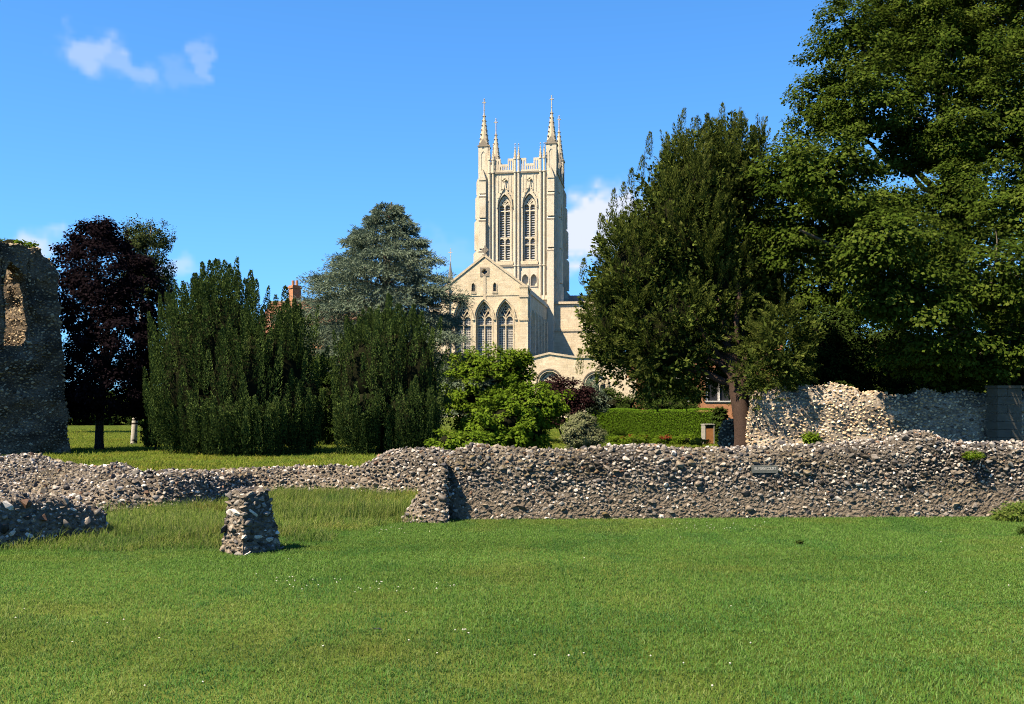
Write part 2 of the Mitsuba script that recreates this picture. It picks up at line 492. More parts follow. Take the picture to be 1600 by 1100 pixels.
def ridge(pts, step=.08, amp=.05, seed=1, section=None, endr=.25):
    """a ruined wall: pts = rows (x, y, height, batter, thickness); the front is on the right of the line's direction... drawn left to right it faces the camera"""
    pts = np.asarray(pts, float)
    s = np.concatenate([[0], np.cumsum(np.linalg.norm(np.diff(pts[:, :2], axis=0), axis=1))])
    ss = np.linspace(0, s[-1], int(s[-1] / step) + 2)
    ip = np.stack([np.interp(ss, s, pts[:, k]) for k in range(5)], 1)
    d = unit(np.gradient(ip[:, :2], axis=0))
    nrm = np.stack([d[:, 1], -d[:, 0]], 1)              # towards the camera for a line drawn left to right
    rows = []
    base = section or [(0, -.08, 0), (0, .0, 0), (.5, .45, 0), (.86, .78, 0), (1, .9, .06), (1, .98, .22), (1, 1.0, .42), (1, .97, .66), (1, .86, .9), (1, .5, 1.0), (1, -.08, 1.05)]
    sec = np.array(base, float)
    tt = np.linspace(0, len(sec) - 1, 26)
    sec = np.stack([np.interp(tt, np.arange(len(sec)), sec[:, k]) for k in range(3)], 1)   # batter share, height share, thickness share
    L = len(ss)
    e = np.minimum(ss, s[-1] - ss)
    for kk in range(L):
        x, y, h, bat, th = ip[kk]
        k = math.sqrt(max(0.0, 1 - max(0, 1 - e[kk] / endr) ** 2)) * .92 + .08
        off = sec[:, 0] * bat + sec[:, 2] * th
        mid = bat * .5 + th * .5
        off = mid + (off - mid) * k
        z = sec[:, 1] * h * (.75 + .25 * k)
        rows.append(np.stack([x - nrm[kk, 0] * off, y - nrm[kk, 1] * off, z], 1))
    v = np.stack(rows)                                   # L x S x 3
    S = v.shape[1]
    n1 = meshkit.fbm(v * [2.2, 2.2, 2.6], 3, seed) - .5
    n2 = meshkit.fbm(v * 7.0, 2, seed + 5) - .5
    mid = v[:, S // 2][:, None]
    out = unit(v - (mid * [1, 1, .4]))
    v = v + out * (amp * 2 * n1 + amp * .8 * n2)[..., None] * np.clip(v[..., 2:] * 6, .2, 1)
    i, j = np.meshgrid(np.arange(L - 1), np.arange(S - 1), indexing='ij')
    q = np.stack([i * S + j, (i + 1) * S + j, (i + 1) * S + j + 1, i * S + j + 1], -1).reshape(-1, 4)
    V = v.reshape(-1, 3)
    f = np.vstack([q[:, [0, 1, 2]], q[:, [0, 2, 3]]])
    c0, c1 = len(V), len(V) + 1
    V = np.vstack([V, v[0].mean(0), v[-1].mean(0)])
    a = np.arange(S - 1)
    f = np.vstack([f, np.stack([a + 1, np.full(S - 1, c0), a], 1), np.stack([(L - 1) * S + a, np.full(S - 1, c1), (L - 1) * S + a + 1], 1)])
    return trimesh.Trimesh(V, f, process=False)


def seen(c, n):
    return (n @ np.array([0, -1, 0.0]) > -.35) | (n[:, 2] > .3)


def at_toe(X, Ycrest, dtoe, back):
    """height of a crest seen at row Ycrest that stands back m behind the toe"""
    return EYE - (Ycrest - HOR) / F * (dtoe + back)


FL = [(.058, .10), (.042, .7), (.032, 2.8), (.024, 6.0), (.016, 8.0)]
# the long wall on the right
prof = [(686, 712), (704, 706), (722, 700), (745, 693), (768, 699), (800, 703), (850, 705), (900, 705), (950, 700), (1000, 695), (1030, 694), (1060, 702), (1100, 700), (1150, 699), (1200, 698), (1260, 696), (1320, 694), (1380, 688), (1420, 684), (1450, 677), (1472, 676), (1490, 686), (1506, 692), (1560, 691), (1610, 690), (1700, 694), (1800, 700), (1920, 697), (2050, 706)]
pts = []
for X, Y in prof:
    d = np.interp(X, [686, 1600, 1800], [13.35, 13.75, 13.85])
    p = G(X, d)
    pts.append((p[0], p[1], at_toe(X, Y, d, .45) + .0, .12, .75))
k = thing('flint_wall', 'long low ruined flint wall across the right half, with a small slate plaque on its face', 'wall')
long_core = ridge(pts, .08, .05, 3)
put(f'{k}__core', long_core, 'm_mortar', 40)
pl = W(1195, 733, 13.7)
lv = np.array(long_core.vertices)
near_ = (np.abs(lv[:, 0] - pl[0]) < .2) & (np.abs(lv[:, 2] - pl[2]) < .1) & (lv[:, 1] < 14.05)
pl = W(1195, 733, lv[near_][:, 1].min() - .012)
rubble(k, long_core, FL, 31, 285, lowbury=1, keep=lambda c, n: seen(c, n) & ~((np.abs(c[:, 0] - pl[0]) < .205) & (np.abs(c[:, 2] - pl[2]) < .065)) & ((c[:, 2] + .9 * (meshkit.fbm(c * [1.6, 1.6, 2.5], 3, 6) - .5) > .33) | (meshkit.fbm(c * 9.1, 2, 8) > .45)))
MAIN = k
# its broken left end, a raking stump that sticks out towards the lawn
pts = []
for X, d, Y in [(622, 13.1, 798), (640, 13.05, 773), (660, 13.0, 748), (680, 12.98, 729), (694, 12.98, 716), (705, 13.0, 709)]:
    p = G(X, d)
    pts.append((p[0], p[1], at_toe(X, Y, d, .3), .22, .62))
stump = ridge(pts, .05, .06, 8, endr=.07)
k = thing('broken_wall_end', 'raking broken flint end of the long wall, sloping down to the grass on the left', 'wall')
put(f'{k}__core', stump, 'm_mortar', 40)
rubble(k, stump, FL, 41, 70, keep=seen)
# the low wall behind, left of it
pts = []
for X, d, Y in [(160, 14.2, 765), (190, 14.4, 748), (228, 14.6, 742), (250, 14.6, 735), (290, 14.9, 733), (330, 15.4, 733), (365, 16.4, 735), (400, 17.3, 733), (460, 17.4, 730), (510, 17.3, 730), (540, 17.2, 733), (562, 17.1, 720), (590, 17.0, 706), (620, 16.9, 700), (650, 16.8, 702), (680, 16.7, 706), (705, 16.6, 712)]:
    p = G(X, d)
    pts.append((p[0], p[1], at_toe(X, Y, d, .5), .2, .7))
k = thing('low_flint_wall', 'low crumbling flint wall behind the stone stub, rising to a hump at its right end', 'wall')
c = ridge(pts, .08, .07, 11)
put(f'{k}__core', c, 'm_mortar', 40)
rubble(k, c, FL[:-1], 51, 200, keep=seen)
# the sloping heap at the far left
pts = []
for X, d, Y in [(-380, 13.6, 728), (-260, 13.6, 724), (-130, 13.6, 722), (-40, 13.7, 716), (0, 13.8, 714), (40, 13.9, 709), (62, 13.9, 713), (85, 14.0, 722), (115, 14.0, 728), (150, 14.0, 728), (190, 14.1, 722), (215, 14.2, 731), (240, 14.2, 742), (255, 14.3, 765)]:
    p = G(X, d + 2.0)
    pts.append((p[0], 13.95 + .012 * (X - 60) / 60, at_toe(X, Y, d, 2.0), 1.65, .8))
k = thing('rubble_bank', 'sloping bank of loose grey flints at the left, below the tall ruin', 'ruin')
c = ridge(pts, .09, .09, 15, section=[(0, -.08, 0), (0, .0, 0), (.25, .28, 0), (.6, .6, 0), (.9, .88, 0), (1, .98, .22), (1, 1.0, .42), (1, .97, .66), (1, .86, .9), (1, .5, 1.0), (1, -.08, 1.05)])
put(f'{k}__core', c, 'm_mortar', 40)
rubble(k, c, FL[:-1], 61, 220, keep=seen)
# the low wall in front of it, its face in shade
pts = []
e = G(182, 11.9)
for t, Y in [(4.2, 778), (2.6, 775), (1.6, 772), (1.0, 770), (.7, 769), (.35, 784), (.1, 790), (0, 792)]:
    p = e + np.array([-math.cos(math.radians(56)), -math.sin(math.radians(56)), 0]) * t
    pts.append((p[0], p[1], at_toe(0, Y, p[1], .25), .04, .6))
k = thing('shaded_flint_wall', 'low flint wall at the left edge with a dark shaded face and long grass at its foot', 'wall')
c = ridge(pts, .06, .05, 19)
put(f'{k}__core', c, 'm_mortar', 40)
rubble(k, c, [(.075, .5)] + FL[1:], 71, 110, keep=seen, proud=.0)


def prism(base, top, z0, z1, seed, amp=.03, sub=4):
    """a rough four-sided block between two rings of points"""
    b, t = np.asarray(base, float), np.asarray(top, float)
    n = len(b)
    V = np.vstack([np.c_[b, np.full(n, z0)], np.c_[t, z1 if np.ndim(z1) else np.full(n, z1)]])
    m = trimesh.convex.convex_hull(V)
    for _ in range(sub):
        m = m.subdivide()
    v = np.array(m.vertices)
    nn = np.array(m.vertex_normals)
    v += nn * (amp * 2 * (meshkit.fbm(v * [6, 6, 9], 3, seed) - .5))[:, None]
    return trimesh.Trimesh(v, m.faces, process=False)


a = math.radians(54)
nr, nl = np.array([math.sin(a), -math.cos(a)]), np.array([-math.cos(a), -math.sin(a)])
er, el = np.array([math.cos(a), math.sin(a)]), np.array([-math.sin(a), math.cos(a)])
c0 = G(379, 10.2)[:2]
sq = lambda o, w, l: [o, o + er * w, o + er * w + el * l, o + el * l]  # noqa: E731
k = thing('stone_stub', 'upright stub of a ruined flint pier standing alone in the long grass', 'ruin')
c = prism(sq(c0, .54, .37), sq(c0 + er * .06 + el * .05, .32, .25), -.05, np.array([.61, .66, .69, .66]), 23)
put(f'{k}__core', c, 'm_mortar', 40)
rubble(k, c, [(.055, 1.2), (.04, 2.5), (.03, 4), (.02, 5)], 81, 110, proud=.0, cover=.78, stretch=1.7, keep=lambda c, n: c[:, 2] > .0)

# the slate plaque on the long wall
k = thing('plaque', 'small grey slate name plaque set in the long flint wall', 'sign')
w_, h_ = .37, .105
f_ = m3.Manifold.cube((w_, .03, h_), True).refine(1)
put(f'{k}__board', trimesh.creation.box((w_, .03, h_)).apply_translation(pl), 'm_slate')
tm = meshkit.text_mesh('W. FIRM COURT', .042, .002, bold=True)
tw = tm.bounds[1][0] - tm.bounds[0][0]
tm.apply_scale([.31 / tw, 1, 1])
tm.apply_translation([-.155, -.012, 0])
tm.apply_transform(trimesh.transformations.rotation_matrix(math.pi / 2, [1, 0, 0]))
tm.apply_translation(pl + [0, -.0165, .0])
put(f'{k}__lettering', tm, 'm_letter')

# ------------------------------------------------------------------ tall ruin at the left edge
a = math.radians(52)
ex, nx = np.array([math.cos(a), math.sin(a)]), np.array([math.sin(a), -math.cos(a)])
R0 = G(104, 31.0)[:2]            # its right-hand end at the ground


def px2wall(X, Y):
    """where a sight line meets the ruin's face: (distance left of its right end, height)"""
    r = np.array([(X - 800) / F, 1.0])
    # R0 - ex*t = r*d
    M = np.array([[ex[0], r[0]], [ex[1], r[1]]])
    t, d = np.linalg.solve(M, R0)
    return t, EYE + (HOR - Y) / F * d


face = [px2wall(X, Y) for X, Y in [(104, 640), (101, 580), (97, 520), (95, 480), (90, 452), (91, 432), (84, 418), (80, 404), (68, 398), (60, 389), (45, 388), (34, 381), (18, 381), (0, 374)]]
poly = [(-.08, -.2)] + face + [(face[-1][0] + 2.5, face[-1][1] + .1), (face[-1][0] + 2.6, -.2)]
hole = [px2wall(X, Y) for X, Y in [(44, 540), (45, 480), (40, 440), (30, 418), (16, 408), (4, 418)]]
h2 = [px2wall(X, Y) for X, Y in [(6, 450), (5, 500), (6, 540)]]
hole = hole[:-1] + [px2wall(9, 420)] + h2
P2 = Polygon(poly).difference(Polygon(hole))
TH = 3.0
tc, zs_ = px2wall(33, 430)[0], hole[0][1]
thick = P2.intersection(unary_union([sbox(-9, -9, tc, 99), sbox(-9, -9, 99, zs_)]))
bits = []
for pg, th, off in ((thick, TH, 0), (P2.intersection(unary_union([sbox(tc - .4, zs_ + .3, 99, 99), sbox(h2[1][0], zs_ - .1, 99, 99)])), .5, -.04)):
    for g in getattr(pg, 'geoms', [pg]):
        if g.geom_type == 'Polygon' and g.area > .01:
            bits.append(trimesh.creation.extrude_polygon(g, th, engine='earcut').subdivide_to_size(.2).apply_translation((0, 0, off)))
m = cat(bits)
v = np.array(m.vertices)
v = np.stack([R0[0] - ex[0] * v[:, 0] - nx[0] * v[:, 2], R0[1] - ex[1] * v[:, 0] - nx[1] * v[:, 2], v[:, 1]], 1)
m = trimesh.Trimesh(v, m.faces, process=True)
m.fix_normals()
v = np.array(m.vertices)
v += np.array(m.vertex_normals) * (.5 * (meshkit.fbm(v * 1.7, 4, 33) - .5))[:, None]
m = trimesh.Trimesh(v, m.faces, process=False)
k = thing('tall_ruin', 'tall shaded rubble wall of a ruin with a lit window opening, at the left edge', 'ruin')
put(f'{k}__masonry', m, 'm_brown_mortar', 40)
rubble(k, m, [(.07, .8), (.05, 2.4), (.036, 3)], 91, 0, 'm_warm_rubble', keep=lambda c, n: (n @ np.array([nx[0], nx[1], 0]) > -.3) & in_frame(c), proud=-.1)

# ------------------------------------------------------------------ back wall on the right
pts = []
for X, d, Y in [(1172, 28.7, 640), (1180, 28.7, 609), (1200, 28.6, 612), (1222, 28.6, 606), (1240, 28.6, 612), (1262, 28.6, 600), (1285, 28.6, 603), (1300, 28.5, 598), (1322, 28.5, 601), (1335, 28.5, 606), (1344, 28.4, 616), (1380, 28.4, 612), (1420, 28.3, 616), (1450, 28.2, 611), (1480, 28.2, 615), (1510, 28.2, 610), (1545, 28.1, 615), (1600, 28.0, 614), (1760, 27.8, 614)]:
    p = G(X, d)
    pts.append((p[0], p[1], at_toe(X, Y, d, .4), .06, .8))
k = thing('boundary_wall', 'head high rubble wall behind the yew trunk, half sunlit and half in tree shade', 'wall')
c = ridge(pts, .12, .16, 27)
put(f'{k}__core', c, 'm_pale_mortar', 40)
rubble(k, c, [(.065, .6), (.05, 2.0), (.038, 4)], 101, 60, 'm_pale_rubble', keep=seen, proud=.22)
pc = G(1569, 27.7)
k = thing('gate_pier', 'grey square stone pier at the right end of the boundary wall, in shade', 'pier')
for i in range(9):
    z0 = -.05 + i * .235
    blk = m3.Manifold.cube((.94, .5, .228), True)
    sp_ = .08 * (1 if i % 2 else -1)
    for u0_, u1_ in ((-.43, sp_ - .006), (sp_ + .006, .43)):
        t = trimesh.creation.box((u1_ - u0_, .4 + .012 * ((i * 2 + (u0_ > -.3)) % 3), .222)).apply_translation(((u0_ + u1_) / 2, 0, 0))
        t.apply_transform(trimesh.transformations.rotation_matrix(.3, [0, 0, 1]))
        t.apply_translation((pc[0], pc[1], z0 + .115))
        put(f'{k}__block', t, 'm_pier')
    continue
    t.apply_translation((pc[0], pc[1], z0 + .115))
    put(f'{k}__block', t, 'm_pier')
put(f'{k}__cap', trimesh.creation.box((.92, .48, .08)).apply_transform(trimesh.transformations.rotation_matrix(.3, [0, 0, 1])).apply_translation((pc[0], pc[1], 2.105)), 'm_pier')

# ------------------------------------------------------------------ foliage


def leaf_mesh(P, D, N, L, Wd, u, v2):
    n = len(P)
    D = unit(D)
    S = unit(np.cross(D, N))
    L, Wd = np.broadcast_to(L, n)[:, None], np.broadcast_to(Wd, n)[:, None]
    nn = np.cross(S, D)
    V = np.stack([P, P + D * L * .5 + S * Wd * .5 - nn * L * .06, P + D * L, P + D * L * .5 - S * Wd * .5 - nn * L * .06], 1).reshape(-1, 3)
    kq = np.arange(n)[:, None] * 4
    Fc = np.vstack([kq + [0, 1, 2], kq + [0, 2, 3]])
    uv = np.repeat(np.stack([u, v2], 1), 4, 0)
    return V, Fc, uv


def join(parts):
    V, Fc, UV, n = [], [], [], 0
    for v, f, u in parts:
        V.append(v)
        Fc.append(f + n)
        UV.append(u)
        n += len(v)
    return np.vstack(V), np.vstack(Fc), np.vstack(UV)


def thin(P, dmin):
    alive = np.ones(len(P), bool)
    nb = cKDTree(P).query_ball_point(P, dmin)
    for i in range(len(P)):
        if alive[i]:
            for j in nb[i]:
                if j > i:
                    alive[j] = False
    return alive


def shoots(r, B, A, L, R, nl, leaf, width, spread=.7, tone=None, taper=1.0, hollow=.25, jit=.35):
    """foliage shoots: bases B, axes A, lengths L, radii R, nl leaves on each"""
    n = len(B)
    A = unit(A)
    ref = np.where(np.abs(A[:, 2:]) < .9, [0, 0, 1.0], [1.0, 0, 0])
    X = unit(np.cross(A, ref))
    Y = np.cross(A, X)
    t = r.random((n, nl)) ** .85
    ang = r.uniform(0, 2 * np.pi, (n, nl))
    prof = np.sqrt(np.clip(1 - t, 0, 1)) * (.55 + .45 * np.minimum(1, t * 5)) if taper else np.sin(np.pi * np.clip(t * .85 + .12, 0, 1))
    rad = R[:, None] * prof * np.sqrt(r.uniform(hollow, 1.0, (n, nl)))
    out = np.cos(ang)[..., None] * X[:, None] + np.sin(ang)[..., None] * Y[:, None]
    P = B[:, None] + A[:, None] * (t * L[:, None])[..., None] + out * rad[..., None]
    D = unit(out * spread + A[:, None] * (1.05 - spread * .3) + r.normal(size=P.shape) * jit * .85)
    N = unit(out + r.normal(size=P.shape) * jit + A[:, None] * .3)
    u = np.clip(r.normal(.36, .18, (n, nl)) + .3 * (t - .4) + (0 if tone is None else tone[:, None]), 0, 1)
    sz = leaf * r.uniform(.65, 1.35, n * nl)
    return leaf_mesh(P.reshape(-1, 3), D.reshape(-1, 3), N.reshape(-1, 3), sz, width * sz / leaf, u.ravel(), r.random(n * nl))


def blob_points(r, blobs, n, inner=.9, ragged=.12):
    """points on the outside of a union of ellipsoids (centre, radii), with outward normals and a blob index"""
    C = np.array([b[0] for b in blobs])
    Rd = np.array([b[1] for b in blobs])
    area = (Rd[:, 0] * Rd[:, 2]) ** .9
    pick = r.choice(len(blobs), size=n * 3, p=area / area.sum())
    d = unit(r.normal(size=(n * 3, 3)))
    s = 1 + ragged * r.normal(size=(n * 3, 1)) * .6 - ragged * .3
    P = C[pick] + d * Rd[pick] * s
    ok = np.ones(len(P), bool)
    for i in range(len(blobs)):
        q = (((P - C[i]) / Rd[i]) ** 2).sum(1)
        ok &= (q > inner ** 2) | (pick == i)
    ok &= P[:, 2] > .02
    P, d, pick = P[ok][:n], d[ok][:n], pick[ok][:n]
    return P, unit(d / Rd[pick]), pick


def core_mesh(blobs, k=.8, seed=0):
    ms = []
    for i, (c, rd) in enumerate(blobs):
        s = trimesh.creation.icosphere(2)
        v = np.array(s.vertices)
        v = v * (1 + .3 * (meshkit.fbm(v * 2.5 + i * 3, 2, seed) - .5))[:, None]
        v = v * np.asarray(rd) * k + c
        v[:, 2] = np.maximum(v[:, 2], .05)
        ms.append(trimesh.Trimesh(v, s.faces, process=False))
    return cat(ms)


def blobs_px(rows, d0):
    """rows: (X, Y, rx, ry in px, depth offset, depth radius share)"""
    out = []
    for X, Y, rx, ry, dd, sh in rows:
        d = d0 + dd
        out.append((W(X, Y, d), np.array([rx / F * d, rx / F * d * sh, ry / F * d])))
    return out


def clumps(r, P, Nn, rc, nl, leaf, width, upw=.7, flat=.55, tone=None, droop=0.0):
    """leaf clumps of radius rc at P: leaves lie roughly level, turned a little outward"""
    n = len(P)
    rc = np.broadcast_to(rc, n)
    g = unit(r.normal(size=(n, nl, 3))) * (r.random((n, nl, 1)) ** .45)
    Q = P[:, None] + g * rc[:, None, None] * [1, 1, flat]
    Q[..., 2] -= droop * (g[..., 0] ** 2 + g[..., 1] ** 2) * rc[:, None]
    N = unit(np.array([0, 0, upw]) + Nn[:, None] * .55 + g * .5 + r.normal(size=Q.shape) * .45)
    D = unit(g * [1, 1, .3] + Nn[:, None] * .4 + r.normal(size=Q.shape) * .5 - np.array([0, 0, .25]))
    D = unit(D - N * (D * N).sum(-1, keepdims=True))
    u = np.clip(r.normal(.42, .2, (n, nl)) + (0 if tone is None else tone[:, None]), 0, 1)
    sz = leaf * r.uniform(.6, 1.3, n * nl)
    return leaf_mesh(Q.reshape(-1, 3), D.reshape(-1, 3), N.reshape(-1, 3), sz, width * sz / leaf, u.ravel(), r.random(n * nl))


def crown(key, parts, mat):
    v, f, uv = join(parts)
    put(key, (v, f), mat, uv=uv)


def limb(r, a, b, ra, rb, wob=.08, sides=7, n=9, sag=0.0):
    a, b = np.asarray(a, float), np.asarray(b, float)
    t = np.linspace(0, 1, n)[:, None]
    L = np.linalg.norm(b - a)
    p = a + (b - a) * t
    w = np.cumsum(r.normal(size=(n, 3)), 0)
    w -= w[0] + (w[-1] - w[0]) * t
    p = p + w * wob * L * .25 + np.array([0, 0, -1]) * sag * L * (t * (1 - t))
    return tube(p, np.linspace(ra, rb, n), sides)


def bush(name, label, rows, d0, n, nl, leaf, width, mat, seed, rc=.25, stem='m_darkbark', core=.72, inner=.85, ragged=.18, cate='shrub', upw=.6, flat=.7):
    r = np.random.default_rng(seed)
    k = thing(name, label, cate)
    bl = blobs_px(rows, d0)
    P, Nn, pick = blob_points(r, bl, n, inner, ragged)
    crown(f'{k}__foliage', [clumps(r, P, Nn, rc * r.uniform(.6, 1.25, len(P)), nl, leaf, width, upw, flat, r.normal(0, .1, len(P)))], mat)
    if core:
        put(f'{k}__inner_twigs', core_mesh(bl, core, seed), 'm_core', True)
    c = np.mean([b[0] for b in bl], 0)
    z0 = -.05 if name != 'wall_plant' else min(b[0][2] - b[1][2] for b in bl)
    t0 = .05 if name not in ('wall_plant', 'weed_clump', 'red_flowers', 'yellow_flowers', 'flower_bed') else .008
    put(f'{k}__stem', cat([limb(r, [c[0] + r.uniform(-.04, .04), c[1], z0], b[0], t0, t0 * .3) for b in bl]), stem, True)
    return k


# --- the two columnar yews
def column_yew(name, label, rows, d0, n, seed, group=None):
    r = np.random.default_rng(seed)
    k = thing(name, label, 'tree', group)
    bl = blobs_px(rows, d0)
    parts = []
    for gap, d0_, d1_, nl, rr in ((.36, -.05, .28, 380, .18), (.29, .30, .55, 230, .19)):
        P, Nn, pick = blob_points(r, bl, n * 4, .95, .07)
        keep = thin(P * [1, 1, .36], gap)
        P, Nn = P[keep], Nn[keep]
        kb = (Nn[:, 1] < .35) | (r.random(len(P)) < .4)
        P, Nn = P[kb], Nn[kb]
        P = P - Nn * r.uniform(d0_, d1_, (len(P), 1))
        A = np.stack([Nn[:, 0] * .16, Nn[:, 1] * .16, np.ones(len(P))], 1) + r.normal(size=(len(P), 3)) * .04
        L = r.uniform(1.0, 1.9, len(P)) * np.where(Nn[:, 2] > .6, .62, 1)
        R = rr * r.uniform(.8, 1.15, len(P))
        B = P - unit(A) * (L * np.where(Nn[:, 2] > .35, .75, .6))[:, None]
        B[:, 2] = np.maximum(B[:, 2], .02)
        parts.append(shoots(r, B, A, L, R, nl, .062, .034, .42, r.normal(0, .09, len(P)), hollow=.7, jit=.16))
    P3, N3, _ = blob_points(r, bl, n * 3, .95, .05)
    low = (P3[:, 2] < 1.3) & (P3[:, 1] < bl[0][0][1] + .5)
    P3, N3 = P3[low], N3[low]
    sp = r.random(len(P3)) < .5
    P3, N3 = P3[sp], N3[sp]
    B3 = (P3 - N3 * r.uniform(.3, .75, (len(P3), 1))) * [1, 1, .6]
    parts.append(shoots(r, B3, N3 * .3 + [0, 0, 1.0], r.uniform(.4, 1.3, len(P3)), r.uniform(.11, .19, len(P3)), 190, .065, .032, .55, r.normal(-.1, .12, len(P3)), hollow=.5))
    crown(f'{k}__foliage', parts, 'm_irish_yew')
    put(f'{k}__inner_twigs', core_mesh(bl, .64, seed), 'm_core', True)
    c = bl[0][0]
    put(f'{k}__trunk', tube([[c[0], c[1], -.05], [c[0], c[1], 1.5]], [.35, .3]), 'm_bark', True)


column_yew('columnar_yew', 'broad dark columnar yew of upright shoots behind the low flint wall, nearest the purple tree',
           [(345, 555, 95, 145, 1.5, 1.0), (292, 560, 56, 112, 1.2, 1.0), (300, 610, 72, 105, 1.0, 1.0), (385, 600, 85, 125, .8, 1.0), (440, 590, 66, 128, 1.4, 1.0), (480, 640, 34, 85, 1.2, 1.0), (455, 650, 55, 75, .8, 1.0), (312, 655, 48, 62, .4, 1.0), (380, 665, 90, 55, 0, .8)], 29.5, 1150, 3)
column_yew('columnar_yew', 'rounder dark columnar yew below the blue cedar, beside the bright green maple',
           [(605, 588, 78, 116, 1.2, 1.0), (565, 598, 54, 104, .9, 1.0), (652, 600, 46, 112, 1.0, 1.0), (570, 655, 55, 65, .3, .9), (640, 655, 55, 65, .3, .9)], 29.8, 760, 4)

# --- the old yew right of the cathedral
r = np.random.default_rng(8)
k = thing('old_yew', 'large old yew with ragged crown and dark red trunk, right of the cathedral', 'tree')
rows = [(1095, 320, 80, 128, .8, 1.0), (1140, 290, 62, 105, 1.2, 1.0), (1055, 370, 75, 115, .4, 1.0), (1000, 430, 72, 105, .2, 1.0), (965, 500, 55, 85, .4, 1.0), (1040, 520, 90, 105, -.2, .8), (1120, 450, 85, 125, .6, .8),
        (1190, 420, 55, 130, 1.4, .8), (1150, 545, 62, 70, .2, .7), (1215, 545, 58, 55, -1.2, .8), (990, 575, 48, 42, .2, 1.0), (1050, 578, 52, 40, .0, 1.0), (1010, 575, 50, 42, .0, 1), (1120, 572, 40, 38, -.3, .8), (1195, 588, 45, 26, -1.4, 1), (1082, 604, 22, 20, -.2, .8)]
bl = blobs_px(rows, 30.4)
S0, SN, _ = blob_points(r, bl, 2600, .9, .06)
ks = thin(S0 * [1, 1, .5], .62)
S0, SN = S0[ks], SN[ks]
S0 = S0 - SN * r.uniform(.1, .6, (len(S0), 1))
qs = r.uniform(.26, .42, len(S0))
hs = qs * r.uniform(2.2, 3.4, len(S0))
S0[:, 2] -= hs * np.clip(SN[:, 2] * 1.3, -.75, .8)
spires = [(c, np.array([q, q, h])) for c, q, h in zip(S0, qs, hs)]
P, Nn, pick = blob_points(r, spires, 3300, .9, .12)
kb = (Nn[:, 1] < .3) | (r.random(len(P)) < .3)
P, Nn = P[kb], Nn[kb]
upness = np.clip((P[:, 2] - 2.5) / 5, 0, 1)[:, None]
A = Nn * np.array([.5, .5, .2]) + np.array([0, 0, 1]) * (-.1 + 1.15 * upness) + r.normal(size=P.shape) * .15
L, R = r.uniform(.5, 1.1, len(P)), r.uniform(.07, .14, len(P))
B = P - unit(A) * (L * .5)[:, None]
tops = [(1062, 185), (1090, 200), (1128, 178), (1165, 190), (1012, 225), (1000, 260), (1150, 200), (1040, 230), (960, 310), (975, 300), (940, 350), (910, 420), (1180, 215), (905, 560), (1110, 195), (985, 280)]
TB = np.array([W(X, Y + 26, 30.8) for X, Y in tops])
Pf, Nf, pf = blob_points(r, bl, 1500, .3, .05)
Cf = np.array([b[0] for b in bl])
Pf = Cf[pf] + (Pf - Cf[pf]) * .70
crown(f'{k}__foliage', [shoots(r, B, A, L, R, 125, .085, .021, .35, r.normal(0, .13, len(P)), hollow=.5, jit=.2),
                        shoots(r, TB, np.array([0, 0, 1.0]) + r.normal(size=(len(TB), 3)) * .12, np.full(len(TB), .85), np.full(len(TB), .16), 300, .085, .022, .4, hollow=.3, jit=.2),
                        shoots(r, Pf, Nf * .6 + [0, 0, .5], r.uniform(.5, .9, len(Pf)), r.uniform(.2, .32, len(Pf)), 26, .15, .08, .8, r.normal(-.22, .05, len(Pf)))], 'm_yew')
put(f'{k}__inner_twigs', core_mesh(bl[:9], .62, 8), 'm_core', True)
tb = G(1161, 29.4)
path = np.array([tb + [0.02, 0, -.05], tb + [0, 0, .5], tb + [-.05, 0, 1.2], tb + [-.1, .1, 2.0], tb + [-.3, .4, 3.2], W(1110, 420, 30.6)])
trunk = tube(path, [.33, .27, .25, .28, .22, .12], 16)
v = np.array(trunk.vertices)
v[:, :2] += (v[:, :2] - tb[:2]) * (.35 * (meshkit.fbm(v * [5, 5, .9], 3, 2) - .5))[:, None]
put(f'{k}__trunk', trimesh.Trimesh(v, trunk.faces, process=False), 'm_bark', True)
for X, Y, dd in [(1020, 430, 30.4), (1070, 520, 30), (1170, 470, 30.8), (1200, 550, 29.3), (1130, 330, 31), (985, 540, 30.4)]:
    put(f'{k}__limb', limb(r, tb + [-.1, .1, 1.9 + r.uniform(0, .6)], W(X, Y, dd), .13, .03, .1), 'm_bark', True)

pts = []
for X, d, Y in [(1126, 33.5, 672), (1132, 33.5, 657), (1150, 33.4, 655), (1175, 33.3, 657)]:
    p = G(X, d)
    pts.append((p[0], p[1], at_toe(X, Y, d, .3), .06, .6))
k2 = thing('low_grey_wall', 'short low grey flint wall between the hedge and the yew trunk', 'wall')
c = ridge(pts, .12, .08, 28)
put(f'{k2}__core', c, 'm_mortar', 40)
rubble(k2, c, [(.07, 2.0), (.05, 4)], 102, 0, 'm_pale_rubble', keep=seen)

